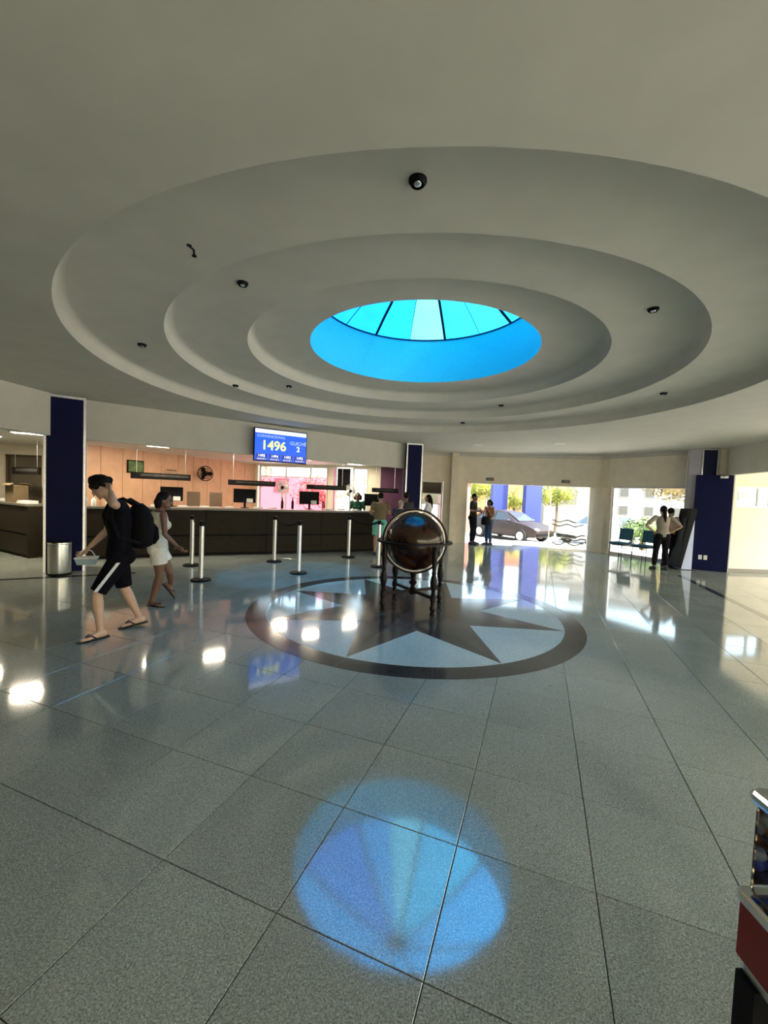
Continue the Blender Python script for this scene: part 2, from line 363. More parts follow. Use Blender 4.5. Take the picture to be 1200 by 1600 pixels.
wallseg('wall_front', (-12.5, -5.0), (13, -5.0), 0, ZC, m_wall, openings=[(14.1, 19.9, 0, 3.1), (20.1, 25, 0, 3.1)], label='wall behind the camera')  # openings added out of view so sun and sky fill the hall
wallseg('wall_left', (-12.5, 10.75), (-12.5, -5.0), 0, ZC, m_wall, label='plain wall on the far left')
wallseg('wall_back_far_left', (-6.3, 10.75), (-12.5, 10.75), 0, ZC, m_wall, openings=[(2.62, 3.6, 0, 2.3)], label='cream wall with a dark doorway beyond the left counter')
wo = wallseg('wall_office_left', (-4.6, 14.6), (-6.95, 9.30), 0, ZC, m_wall, label='partition behind the counter clad in peach boards')
wallseg('wall_office_back', (0.75, 13.55), (-4.6, 14.6), 0, ZC, m_wall, openings=[(1.35, 2.55, 0.7, 2.5), (2.75, 5.35, 0.7, 2.5)], label='office wall with windows behind the counter')
wallseg('wall_office_right', (0.75, 14.85), (0.75, 13.55), 0, ZC, m_wall)
wallseg('wall_back_pier', (7.35, 13.64), (7.25, 13.95), 0, ZC, m_wall)
# pilasters by the entrance
obj('pilaster', MB().box((2.46, 14.66, 1.6), (0.24, 0.3, 3.2), -0.18), m_wall, kind='structure', label='cream pilaster left of the entrance')
obj('pilaster', MB().prism([(6.95, 14.05), (7.28, 13.98), (7.5, 13.66), (7.2, 13.58)], 0, 2.16), m_wall, kind='structure', label='cream pier between entrance and wide window')
# soffits (trims)
def soffit(name, p, q, z0, th, lab):
    p, q = V((*p, 0)), V((*q, 0)); d = (q - p).normalized(); nn = V((d.y, -d.x, 0)) * th
    return obj(name, MB().prism([tuple(p.xy), tuple(q.xy), tuple((q - nn).xy), tuple((p - nn).xy)], z0, ZC), m_plaster, kind='structure', label=lab)
soffit('trim_1', (-5.72, 7.80), (0.62, 12.62), 2.46, 0.16, 'plaster soffit above the long counter')
soffit('trim_2', (-6.55, 3.0), (-5.95, 7.35), 2.46, 0.16, 'plaster soffit left of the left column')
soffit('trim_3', (8.75, 10.62), (8.35, 8.80), 2.5, 0.16, 'plaster soffit right of the right column')
soffit('trim_4', (8.35, 8.80), (8.42, 8.0), 2.5, 0.16, 'plaster soffit running toward the camera on the right')
obj('ceiling_office', MB().prism([(-5.75, 7.85), (0.60, 12.7), (0.75, 13.55), (-4.6, 14.6), (-6.3, 10.75), (-12.5, 10.75), (-12.5, 2.9), (-6.7, 2.9), (-6.1, 7.4)], 2.56, 2.62), m_white, kind='structure', label='lower white ceiling over the counter')
def crown(name, p, q):
    p, q = V((*p, 0)), V((*q, 0)); d = (q - p).normalized(); nn = V((-d.y, d.x, 0))
    obj(name, MB().prism([tuple(p.xy), tuple(q.xy), tuple((q + nn * 0.12).xy), tuple((p + nn * 0.12).xy)], ZC - 0.09, ZC), m_plaster, kind='structure', label='plaster crown moulding over the entrance wall')
crown('trim_5', (7.25, 13.95), (2.45, 14.85)); crown('trim_6', (8.62, 11.35), (7.30, 13.8)); crown('trim_7', (2.45, 14.85), (0.75, 14.85))
def base(name, p, q, mt=None):
    p, q = V((*p, 0)), V((*q, 0)); d = (q - p).normalized(); nn = V((-d.y, d.x, 0))
    obj(name, MB().prism([tuple(p.xy), tuple(q.xy), tuple((q + nn * 0.02).xy), tuple((p + nn * 0.02).xy)], 0.002, 0.1), mt or m_counter_top, kind='structure', label='stone skirting along the cream wall')
base('baseboard_right', (13, 10.85), (8.95, 10.625)); base('baseboard_left', (-6.4, 10.75), (-8.9, 10.75))

# columns
def column(poly, lab, h=ZC, pm=None, pale=None):
    c = V((sum(p[0] for p in poly) / len(poly), sum(p[1] for p in poly) / len(poly), 0))
    r = thing('column', c, label=lab, cat='column')
    lp = [(x - c.x, y - c.y) for x, y in poly]
    nn = len(lp); a = sum(lp[i][0] * lp[(i + 1) % nn][1] - lp[(i + 1) % nn][0] * lp[i][1] for i in range(nn))
    if a < 0: lp = lp[::-1]
    obj('core', MB().prism([(x * .97, y * .97) for x, y in lp], 0.0, h), m_white, r)
    for i in range(nn):
        p, q = V((*lp[i], 0)), V((*lp[(i + 1) % nn], 0)); d = (q - p).normalized(); o_ = V((d.y, -d.x, 0)) * 0.006
        a_, b_ = p + d * 0.025, q - d * 0.025
        obj('cladding_panel', MB().prism([tuple(a_.xy), tuple(b_.xy), tuple((b_ + o_).xy), tuple((a_ + o_).xy)], 0.004, h - 0.04), m_glare if pale is not None and (p + q).x < pale else (pm or m_navy), r)
        obj('corner_trim', MB().box((p.x * 0.995, p.y * 0.995, h / 2), (0.035, 0.035, h - 0.004), math.atan2(d.y, d.x)), m_alu, r)
    obj('top_trim', MB().prism([(x * 1.03, y * 1.03) for x, y in lp], h - 0.045, h - 0.005), m_alu, r)
column([(-6.06, 7.36), (-5.58, 7.68), (-5.86, 8.10), (-6.34, 7.78)], 'tall navy clad column with pale edges behind the steel bin')
column([(0.62, 12.35), (1.08, 12.42), (1.02, 12.88), (0.56, 12.81)], 'navy clad column at the far end of the counter')
column([(8.15, 11.22), (8.37, 11.0), (8.72, 10.92), (8.60, 11.26)], 'navy clad column at the right, taller than the panel before it', pm=m_navyg, pale=-.33)  # pale left panel paints in the window glare on navy cladding
pv = thing('partition', (8.18, 10.92, 0), math.atan2(-0.40, 0.66), label='wide navy panel with two wall sockets in front of the right column', cat='partition')
obj('panel', MB().box((0.385, 0.05, 1.25), (0.77, 0.09, 2.49)), m_navy, pv, bevel=0.005)
obj('edge_trim', MB().box((0.785, 0.05, 1.25), (0.025, 0.1, 2.49)), m_white, pv)
for x in (0.2, 0.31):
    so = obj('socket_plate', MB().box((x, -0.002, 0.34), (0.075, 0.012, 0.115)), m_white, pv, bevel=0.004)
    obj('socket', MB().box((x, -0.009, 0.34), (0.035, 0.006, 0.05)), m_alu, so)
em = thing('emergency_light', (8.63, 10.57, 2.44), math.atan2(-0.40, 0.66), label='small white emergency lamp at the top of the wide navy panel', cat='lamp')
obj('housing', MB().box((0, 0, 0), (0.16, 0.06, 0.06)), m_white, em, bevel=0.008); obj('lens', MB().ball((0, -0.03, 0), (0.03, 0.015, 0.02)), m_alu, em)

# wall pieces that read one by one: peach boards, purple board
pw0, pw1 = V((-6.95, 9.30, 0)), V((-4.6, 14.6, 0)); pd = (pw1 - pw0).normalized(); pn = V((pd.y, -pd.x, 0)); PL = (pw1 - pw0).length
NB = 11
for k in range(NB):
    a, b = pw0 + pd * (PL * k / NB + 0.006), pw0 + pd * (PL * (k + 1) / NB - 0.006)
    obj('wall_board', MB().prism([tuple(a.xy), tuple(b.xy), tuple((b + pn * 0.018).xy), tuple((a + pn * 0.018).xy)], 0.1, 2.53), m_peach, wo)
bd = V((-0.9814, 0.1919, 0)); bn = V((-bd.y, bd.x, 0)) * 1.0; bn = V((-0.1919, -0.9814, 0)); B0 = V((0.75, 13.55, 0))
def bp(s, off=0): return B0 + bd * s + bn * off
wob = bpy.data.objects['wall_office_back']
for a, b in ((0.02, 0.45), (0.46, 0.92)):
    obj('wall_board', MB().prism([tuple(bp(a).xy), tuple(bp(b).xy), tuple(bp(b, 0.02).xy), tuple(bp(a, 0.02).xy)], 0.05, 2.54), m_purple, wob, label='purple painted wall board')

def window(name, a, b, n, z0, z1, cols, glassm, lab, rows=(), th=0.06, fm=None, per=None):
    """framed window from a to b (xy), n = inward normal"""
    a, b = V((*a, 0)), V((*b, 0)); d = (b - a).normalized(); L = (b - a).length; rz = math.atan2(d.y, d.x); fm = fm or m_white
    r = thing(name, (a.x, a.y, z0), rz, kind='structure', label=lab); H = z1 - z0; fw_ = 0.05
    def bar(x, z, sx, sz): obj('frame_bar', MB().box((x, 0.07, z), (sx, th, sz)), fm, r)
    bar(fw_ / 2, H / 2, fw_, H); bar(L - fw_ / 2, H / 2, fw_, H); bar(L / 2, fw_ / 2, L - 2 * fw_, fw_); bar(L / 2, H - fw_ / 2, L - 2 * fw_, fw_)
    zs = [0] + [x for x in rows] + [H]
    for x in cols: bar(x, H / 2, 0.035, H - 2 * fw_)
    cx = [0] + list(cols) + [L]
    for z in rows: bar(L / 2, z, L - 2 * fw_, 0.03)
    for i in range(len(cx) - 1):
        for j in range(len(zs) - 1):
            g = per(i, j) if per else glassm
            obj('pane', MB().box(((cx[i] + cx[i + 1]) / 2, 0.07, (zs[j] + zs[j + 1]) / 2), (cx[i + 1] - cx[i] - 0.03, 0.008, zs[j + 1] - zs[j] - 0.03)), g, r)
    return r
window('window_2', bp(5.30).xy, bp(2.46).xy, None, 0.9, 2.5, (1.0, 1.9, 2.5), m_glass, 'office window filmed pink below and magenta at its right end', rows=(1.22,),
       per=lambda i, j: m_magglass if i == 3 else (m_pinkglass if j == 0 else m_glass))
window('window_3', bp(1.89).xy, bp(0.98).xy, None, 0.9, 2.5, (0.5,), m_glass, 'clear office window between the magenta pane and the purple wall', rows=(1.2,))
window('window_4', (0.92, 14.86), (2.08, 14.86), None, 0.02, 2.2, (0.42,), m_glass, 'tall window left of the entrance behind the globe', rows=(1.35, 1.72), per=lambda i, j: m_dglass if j == 2 else m_glass)
window('window_5', (7.41, 13.53), (8.57, 11.39), None, 0.03, 2.2, (), m_glass, 'wide window behind the blue chairs', fm=m_alu)
rw = V((-0.9984, -0.0560, 0)); R0 = V((13, 10.85, 0)); wa, wb_ = R0 + rw * 3.97, R0 + rw * 2.99
window('window_6', wa.xy, wb_.xy, None, 1.68, 2.24, (0.62,), m_glass, 'small high window in the cream wall right of the navy panel')
# dark doorway at far left
dr = thing('door_1', (-9.44, 10.80, 0), 0, kind='structure', label='dark grey brown doorway in the cream wall beyond the left counter')
m_dooralu = mat('grey_brown_door', (0.16, 0.135, 0.10), 0.6, var=0.08, scale=3)
m_doorframe = mat('brown_frame', (0.10, 0.075, 0.05), 0.6)
obj('door_leaf', MB().box((-0.49 + 0.52, 0.1, 1.15), (0.92, 0.05, 2.26)), m_dooralu, dr)
obj('door_frame', MB().box((-0.43, 0.06, 1.15), (0.05, 0.14, 2.3)).box((0.49, 0.06, 1.15), (0.05, 0.14, 2.3)).box((0.03, 0.06, 2.28), (0.97, 0.14, 0.05)), m_doorframe, dr)
dh = obj('door_handle', MB().tube([(-0.33, 0.07, 1.05), (-0.33, 0.02, 1.05), (-0.22, 0.02, 1.05)], 0.012), m_alu, dr)

# ------------------------------------------------------------------ outdoors
m_ground = mat('sunlit_concrete', (0.34, 0.32, 0.29), 0.9, var=0.08, scale=0.8)
obj('ground', MB().box((0, 20, -0.46), (160, 160, 0.1)), m_ground, kind='structure', label='pale concrete forecourt and street outside')
m_walk = mat('walkway', (0.68, 0.64, 0.57), 0.85, var=0.08, scale=2)
wk = obj('walkway', MB().prism([(-6, 15.02), (2.4, 15.02), (7.3, 14.1), (7.55, 13.62), (9.6, 9.9), (9.4, 16.4), (-6, 17.6)], -0.41, -0.02), m_walk, kind='structure', label='raised walkway just outside the entrance')
obj('side_walk', MB().box((20.2, 3, -0.22), (14, 26, 0.4)), m_walk, kind='structure', label='pavement outside the right hand openings')
obj('side_walk', MB().box((0, -9.2, -0.22), (40, 8, 0.4)), m_walk, kind='structure', label='pavement behind the camera')

def leaves(mb, c, r, n, sz):
    for _ in range(n):
        d = V((random.gauss(0, 1), random.gauss(0, 1), random.gauss(0, 1))).normalized(); p = V(c) + V((d.x * r[0], d.y * r[1], d.z * r[2])) * random.uniform(0.75, 1.05)
        q = d.to_track_quat('Z', 'Y').to_matrix() @ M.Rotation(random.uniform(0, 6.28), 3, 'Z') @ M.Rotation(random.gauss(0, .5), 3, 'X')
        s = sz * random.uniform(.7, 1.3); mb.add([p + q @ V(t) * s for t in ((-.5, 0, 0), (0, -.3, .05), (.6, 0, 0), (0, .3, .05))], [(0, 1, 2, 3)])
def tree(x, y, h, r, mt, lab, trunk=0.12, group=None, nl=1100):
    t = thing('tree', (x, y, -0.41), label=lab, cat='tree', group=group)
    obj('trunk', MB().tube([(0, 0, 0), (0.05, 0, h * .35), (0, 0.05, h * .65), (0.03, 0, h * .9)], [trunk, trunk * .8, trunk * .6, trunk * .2], 8), m_bark, t)
    mb = MB(); mb.cur = 0
    for k in range(7):
        a = k * 2.4; rr = r * (0.55 if k else 0.0); c = (rr * math.cos(a), rr * math.sin(a), h * (0.62 + 0.05 * (k % 4)))
        mb.ball(c, r * .30, n=8, m=6); leaves(mb, c, (r * .6, r * .6, r * .55), nl // 7, min(.22, .1 * r + .03))
    obj('foliage', mb, mt, t)
m_bark = mat('bark', (0.12, 0.08, 0.05), 0.9, var=0.2)
m_leafy = mat('yellow_green_leaf', (0.22, 0.24, 0.03), 0.7, var=0.25, scale=2)
m_leafg = mat('green_leaf', (0.09, 0.14, 0.04), 0.7, var=0.3, scale=2)
m_leafo = mat('golden_leaf', (0.28, 0.21, 0.08), 0.7, var=0.3, scale=2)
m_leafp = mat('pink_blossom', (0.42, 0.32, 0.24), 0.7, var=0.3, scale=2)
tree(8.7, 27.8, 2.9, 1.1, m_leafy, 'yellow green bushy tree between the two blue pillars')
tree(11.0, 26.4, 3.6, 1.1, m_leafy, 'yellow green tree right of the right blue pillar')
tree(7.0, 32.0, 4.2, 2.0, m_leafy, 'pale yellow green tree far behind the man in the doorway')
tree(18.9, 25.5, 5.8, 2.6, m_leafo, 'golden brown tree seen through the wide window', nl=2200)
tree(10.5, 16.7, 1.5, .75, m_leafg, 'low green shrub outside behind the blue chairs')
tree(-3.2, 21.5, 3.2, 1.5, m_leafp, 'reddish tree outside the pink office window')
tree(-7.6, 20.5, 4.4, 2.0, m_leafo, 'golden tree outside the left end of the pink window')
tree(0.6, 20.5, 4.0, 1.6, m_leafo, 'golden tree outside the clear office window')

m_fac = mat('white_facade', (0.30, 0.285, 0.26), 0.8, var=0.04, scale=1)
m_fwin = mat('facade_window', (0.09, 0.09, 0.085), 0.4, var=0.1)
m_orange = mat('orange_facade', (0.34, 0.12, 0.055), 0.8, var=0.08, scale=1)
m_bluep = mat('blue_paint', (0.008, 0.022, 0.16), 0.55, var=0.06, scale=1)
def building(x, y, wd, dp, ht, rz, mt, wins, lab):
    b = thing('building', (x, y, -0.41), rz, label=lab, cat='building')
    obj('wall', MB().box((0, dp / 2, ht / 2), (wd, dp, ht)), mt, b); obj('roof', MB().box((0, dp / 2, ht + .08), (wd + .4, dp + .4, .16)), m_fac, b)
    for (wx, wz, sx, sz) in wins:
        f = obj('window', MB().box((wx, -0.01, wz), (sx + .12, .06, sz + .12)), m_fac, b); obj('pane', MB().box((wx, -0.045, wz), (sx, .02, sz)), m_fwin, f)
    return b
building(23, 33, 14, 6, 7.5, -0.45, m_fac, [(x, z, 0.6, 0.7) for x in (-5.2, -3.4, -1.6, .2, 2.0, 3.8) for z in (1.5, 3.0, 4.5, 6.0)], 'white block with rows of small windows beyond the blue chairs')
building(12.0, 38, 7, 5, 5, 0.0, m_orange, [(-2, 1.8, 1.2, 1.2), (0.6, 1.8, 1.2, 1.2), (2.6, 3.4, .9, .9)], 'orange house behind the blue pillars')
building(13.2, 28, 4.6, 4, 4.6, -0.1, m_fac, [(-1.2, 2.6, 2.0, 1.5)], 'low white house with a wide window behind the white car')
building(-7, 40, 16, 6, 5, 0, m_fac, [(x, 2.5, 1.4, 1.3) for x in (-6, -3, 0, 3, 6)], 'pale building across the street behind the office windows')
building(4.2, 24.0, 1.6, 1.4, 3.0, 0.1, mat('rose_kiosk', (0.26, 0.12, 0.10), .8, var=.1), [(0, 1.7, 1.0, .8)], 'small reddish booth outside left of the entrance')
for px_, y, lab in ((6.9, 25.0, 'left blue square pillar behind the brown car'), (8.55, 24.0, 'right blue square pillar between the brown and white cars')):
    p = thing('pillar', (px_, y, -0.41), 0.05, label=lab, cat='pillar')
    obj('shaft', MB().box((0, 0, 2.6), (0.92, 0.5, 5.0)), m_bluep, p); obj('plinth', MB().box((0, 0, 0.12), (1.05, 0.62, 0.24)), m_fac, p)

m_tire = mat('tyre', (0.015, 0.015, 0.015), 0.8); m_cglass = mat('car_glass', (0.03, 0.04, 0.045), 0.08, var=.05)
m_light = mat('car_lamp', (0.8, 0.8, 0.78), 0.1)
def car(loc, rz, mt, lab, L=4.2):
    c = thing('car', loc, rz, label=lab, cat='car'); s = L / 4.2
    # front is +x; rows of cross sections along x: (x, half width low, z low, z belt, half width top, z roof)
    secs = [(-2.08, .70, .42, .80, .60, .82), (-1.98, .80, .28, .92, .66, .98), (-1.75, .84, .25, .98, .60, 1.22), (-1.25, .86, .24, .98, .57, 1.43), (-0.4, .87, .24, .97, .58, 1.48),
            (0.2, .87, .24, .96, .57, 1.42), (0.75, .86, .24, .95, .60, 1.12), (1.05, .86, .24, .93, .66, .97), (1.6, .84, .25, .84, .66, .88), (1.95, .78, .28, .70, .62, .74), (2.08, .68, .40, .58, .56, .60)]
    rs = []
    for x, wl, zl, zb, wt, zt in secs:
        h = [(wl * .9, zl), (wl, zl + .12), (wl + .02, (zl + zb) / 2), (wl - .02, zb), (wt, zt - .03), (wt * .8, zt), (0, zt + .015)]
        pts = [(x * s, y, z) for y, z in h] + [(x * s, -y, z) for y, z in h[:-1][::-1]]
        rs.append(pts)
    obj('body', MB().rings(rs), mt, c, smooth=2)
    for sd in (-1, 1):
        sw = lambda x, z, o: (x * s, sd * o, z)
        mb = MB(); out = [(-1.45, 1.0, .835), (-1.15, 1.36, .62), (-0.4, 1.42, .615), (-0.4, 1.0, .855)]
        vs = [sw(*t) for t in out]; vs2 = [(x, y + sd * .012, z) for x, y, z in vs]; mb.rings([vs, vs2]); obj('side_window', mb, m_cglass, c)
        mb = MB(); out = [(-0.34, 1.0, .855), (-0.34, 1.42, .615), (0.2, 1.36, .62), (0.72, 1.0, .80)]
        vs = [sw(*t) for t in out]; vs2 = [(x, y + sd * .012, z) for x, y, z in vs]; mb.rings([vs, vs2]); obj('side_window', mb, m_cglass, c)
        mr = obj('mirror', MB().ball((0.62 * s, sd * .98, 1.02), (.09, .1, .07)), mt, c, smooth=True)
        obj('headlamp', MB().ball((1.96 * s, sd * .55, .66), (.13, .16, .07)), m_light, c, smooth=True)
        for x in (-1.3, 1.3):
            R = M.Rotation(PI / 2, 3, 'X'); wm = MB().lathe([(.20, -.10), (.31, -.10), (.325, -.06), (.325, .06), (.31, .10), (.20, .10)], n=24, cap=True)
            wm.v = [tuple(R @ V(p) + V((x * s, sd * .80, .325))) for p in wm.v]; wh = obj('wheel', wm, m_tire, c, smooth=2)
            hm = MB().lathe([(.02, .115), (.08, .11), (.20, .105), (.20, -.105), (.02, -.11)], n=20); hm.v = [tuple(R @ V(p) + V((x * s, sd * .80, .325))) for p in hm.v]
            obj('rim', hm, m_alu, wh, smooth=2)
    obj('windscreen', MB().rings([[(0.24 * s, -.53, 1.40), (0.24 * s, .53, 1.40), (0.98 * s, .60, 1.00), (0.98 * s, -.60, 1.00)], [(0.26 * s, -.53, 1.42), (0.26 * s, .53, 1.42), (1.0 * s, .60, 1.02), (1.0 * s, -.60, 1.02)]]), m_cglass, c)
    obj('bumper', MB().box((2.06 * s, 0, .42), (.08, 1.3, .14)), m_black, c, bevel=.02)
car((6.55, 21.3, -0.41), -0.98, mat('brown_car_paint', (0.020, 0.012, 0.009), 0.4, 0.1), 'brown parked saloon outside the entrance')
car((10.7, 20.3, -0.41), PI + 0.3, mat('white_car_paint', (0.62, 0.62, 0.60), 0.35, coat=.4), 'white parked car outside at the right of the entrance')

# fixed glass leaf with wavy grey bands at the right of the entrance
m_wave = mat('grey_vinyl', (0.30, 0.30, 0.30), 0.5)
pt = DOOR_B + (-d_dir) * 0.35
gl = thing('door_2', (6.92, 13.99, 0), math.atan2(-d_dir.y, -d_dir.x), kind='structure', label='fixed glass leaf with wavy grey bands at the right of the entrance')
obj('pane', MB().box((0.62, 0, 1.06), (1.2, 0.012, 2.04)), m_glass, gl)
obj('frame_bar', MB().box((1.23, 0, 1.07), (0.03, 0.04, 2.12)), m_alu, gl); obj('frame_bar', MB().box((0.62, 0, 2.11), (1.2, 0.04, 0.04)), m_alu, gl)
obj('frame_bar', MB().box((0.62, 0, 0.03), (1.2, 0.04, 0.05)), m_alu, gl)
for z, x0, x1 in ((0.98, .35, 1.15), (0.84, .12, 1.15), (0.48, .05, .98), (0.36, .02, 0.9), (0.2, .1, .62), (0.2, .72, 1.1)):
    N = 24; up_ = [(x0 + (x1 - x0) * i / N, -0.008, z + 0.035 * math.sin((x0 + (x1 - x0) * i / N) * 12) + 0.022) for i in range(N + 1)]
    mb = MB(); vs = up_ + [(x, y, zz - 0.05) for x, y, zz in up_]; mb.add(vs, [(i, i + 1, N + 2 + i, N + 1 + i) for i in range(N)]); obj('wave_band', mb, m_wave, gl)

for x, y, lab in ((3.68, 14.60, 'dark exit lamp over the left part of the entrance'), (6.15, 14.13, 'dark exit lamp over the right part of the entrance')):
    e = thing('exit_lamp', (x, y, 2.33), math.atan2(-0.9, 4.8), label=lab, cat='lamp')
    obj('housing', MB().box((0, -0.0, 0), (0.26, 0.05, 0.10)), mat('dark_green_plastic', (0.05, 0.065, 0.04), .5), e, bevel=.008); obj('face_plate', MB().box((0, -0.03, 0), (0.2, 0.008, 0.06)), m_counter_top, e)

# ------------------------------------------------------------------ counters
def counter(pts, lab, thick=0.62):
    r = thing('reception_counter', (pts[0][0], pts[0][1], 0), label=lab, cat='counter')
    P = [V((x - pts[0][0], y - pts[0][1], 0)) for x, y in pts]
    nrm = []
    for i in range(len(P)):
        d = (P[min(i + 1, len(P) - 1)] - P[max(i - 1, 0)]).normalized(); nrm.append(V((-d.y, d.x, 0)))
    off = lambda i, o: P[i] + nrm[i] * o
    body = MB(); top = MB(); pl = MB()
    for i in range(len(P) - 1):
        q = lambda o0, o1: [tuple(off(i, o0).xy), tuple(off(i + 1, o0).xy), tuple(off(i + 1, o1).xy), tuple(off(i, o1).xy)]
        body.prism(q(.03, .10), 0.06, 1.10); pl.prism(q(.05, .09), 0.0, 0.06); top.prism(q(-.03, .36), 1.10, 1.145)
        d = P[i + 1] - P[i]; L = d.length; nn = max(1, round(L / 1.35))
        for k in range(nn):
            a = P[i].lerp(P[i + 1], k / nn); b = P[i].lerp(P[i + 1], (k + 1) / nn); na = nrm[i].lerp(nrm[i + 1], k / nn); nb = nrm[i].lerp(nrm[i + 1], (k + 1) / nn); u = d.normalized() * .004
            for z0, z1 in ((0.07, 0.475), (0.515, 1.085)):
                obj('front_panel', MB().prism([tuple((a + u).xy), tuple((b - u).xy), tuple((b - u + nb * .03).xy), tuple((a + u + na * .03).xy)], z0, z1), m_counter, r)
    obj('carcass', body, m_black, r); obj('plinth', pl, m_black, r); obj('worktop', top, m_counter_top, r)
    dk = MB()
    for i in range(len(P) - 1): dk.prism([tuple(off(i, .36).xy), tuple(off(i + 1, .36).xy), tuple(off(i + 1, thick - .05 + .38).xy), tuple(off(i, thick - .05 + .38).xy)], 0.72, 0.76)
    obj('desk_shelf', dk, m_counter_top, r)
    for i in (0, len(P) - 1):
        e = MB(); a = off(i, .0); b = off(i, .33 + thick); t = (b - a).normalized(); s_ = V((-t.y, t.x, 0)) * .02; e.prism([tuple((a + s_).xy), tuple((b + s_).xy), tuple((b - s_).xy), tuple((a - s_).xy)], 0, 1.10)
        obj('end_panel', e, m_counter, r)
    return r
counter([(-6.6, 8.6), (-4.29, 9.94), (-2.98, 10.52), (-1.68, 11.15), (-0.16, 11.93)], 'long dark brown reception counter running behind the belt posts')
counter([(-11.2, 10.62), (-8.75, 9.36), (-7.50, 8.67)], 'dark brown counter wing left of the left column', thick=.54)

def cpt(px_ratio, back):  # a point above the long counter, 'back' metres behind its front
    y = (10.4 + back * 1.1 + 2.06) / (1 - 0.48 * px_ratio); return (px_ratio * y, y)

m_sign = mat('dark_sign', (0.010, 0.009, 0.008), 0.5, spec=.1); m_strip = mat('sign_strip', (0.05, 0.045, 0.042), 0.5, var=.3, scale=12, spec=.15)
def hang_sign(p, q, z0, z1, lab):
    p, q = V((*p, 0)), V((*q, 0)); L = (q - p).length; d = (q - p).normalized()
    s = thing('hanging_sign', (p.x, p.y, z0), math.atan2(d.y, d.x), label=lab, cat='sign'); h = z1 - z0
    obj('board', MB().box((L / 2, 0, h / 2), (L, 0.05, h)), m_sign, s, bevel=.005); obj('text_strip', MB().box((L * .56, -0.028, h * .6), (L * .8, 0.006, h * .38)), m_strip, s)
    for x in (.12, L - .12): obj('hanger_rod', MB().tube([(x, 0, h), (x, 0, 2.56 - z0)], .006, 6), m_alu, s)
hang_sign((-5.92, 9.62), (-4.78, 10.17), 1.79, 1.94, 'long dark hanging sign in front of the peach boards')
hang_sign((-4.0, 10.54), (-2.93, 11.05), 1.735, 1.87, 'dark hanging sign left of the pink window centre')
hang_sign((-2.16, 11.42), (-1.12, 11.93), 1.71, 1.84, 'dark hanging sign in front of the magenta pane')
hang_sign((-0.38, 12.28), (0.40, 12.66), 1.70, 1.83, 'dark hanging sign in front of the purple wall')
hang_sign((-8.96, 9.96), (-7.78, 9.32), 1.78, 1.95, 'dark hanging sign over the left counter wing')

m_scr = mat('monitor_screen', (0.008, 0.008, 0.01), 0.4, spec=.06)
def monitor(x, y, z, rz, lab, wd=.56, ht=.36):
    t = thing('monitor', (x, y, z), rz, label=lab, cat='monitor')
    obj('housing', MB().box((0, 0, ht / 2 + .14), (wd, .05, ht)), m_black, t, bevel=.01); obj('screen', MB().box((0, .027, ht / 2 + .14), (wd - .05, .006, ht - .05)), m_scr, t)
    obj('stand', MB().tube([(0, -.02, .01), (0, -.02, .22)], .03).lathe([(.11, 0), (.11, .012), (.03, .02)], (0, -.02, 0), 20), m_black, t, smooth=2)
    pl = obj('number_plate', MB().box((wd * .22, -.03, .20), (.16, .008, .10)), m_white, t, label='white number plate')
    return t
for (u, back, zz, lab) in ((-.338, .14, 1.145, 'black monitor on the counter left of the pink window'), (-.182, .14, 1.145, 'black monitor on the counter in front of the magenta pane'), (-.028, .14, 1.145, 'black monitor at the right end of the counter')):
    x, y = cpt(u, back); monitor(x, y, 1.1455, 0.46, lab)
x, y = cpt(-.515, .14); monitor(x, y, 1.1455, .5, 'black monitor on the counter behind the woman in white', .5, .34)
# low brown dividers on the counter and pale posts
m_div = mat('brown_divider', (0.14, 0.085, 0.05), 0.5, var=.1)
for u, wd_, lab in ((-.462, .30, 'brown low divider panel on the counter, left of two'), (-.408, .30, 'brown low divider panel on the counter, right of two')):
    x, y = cpt(u, .18); t = thing('divider', (x, y, 1.1455), .48, label=lab, cat='divider')
    obj('panel', MB().box((0, 0, .2), (wd_, .03, .36)), m_div, t, bevel=.004); obj('foot', MB().box((0, 0, .01), (wd_ * .7, .12, .02)), m_alu, t)
for u, lab in ((-.247, 'slim dark upright bottle on the counter, left of a pair'), (-.222, 'slim dark upright bottle on the counter, right of a pair')):
    x, y = cpt(u, .12); t = thing('bottle', (x, y, 1.1455), label=lab, cat='bottle')
    obj('body', MB().lathe([(.03, 0), (.035, .02), (.035, .19), (.014, .25), (.014, .29)], n=16), m_black, t, smooth=2); obj('cap', MB().lathe([(.017, .285), (.017, .31)], n=12), m_strip, t)
for k, (u, back) in enumerate(((-.555, .1), (-.488, .08), (-.435, .08), (-.375, .06), (-.305, .08), (-.272, .08), (-.138, .08), (-.105, .1), (-.068, .08))):
    x, y = cpt(u, back); labs = ['stack of white papers behind the woman in white', 'white papers left of the brown dividers', 'white papers in front of the brown dividers', 'papers on the counter before the first monitor', 'papers on the counter right of the first monitor',
        'papers left of the pair of dark bottles', 'papers right of the second monitor', 'small paper pile left of the staff member', 'papers at the right end of the counter']
    t = obj('paper_stack', MB().box((0, 0, .006), (.20, .15, .012), .1).box((.01, .01, .018), (.20, .15, .011), .2).box((0, .01, .028), (.19, .14, .008), -.1), m_white, label=labs[k], cat='papers', group='papers on the counter')
    t.location = (x, y, 1.1455); t.rotation_euler = (0, 0, .48 + .2 * (k % 3))
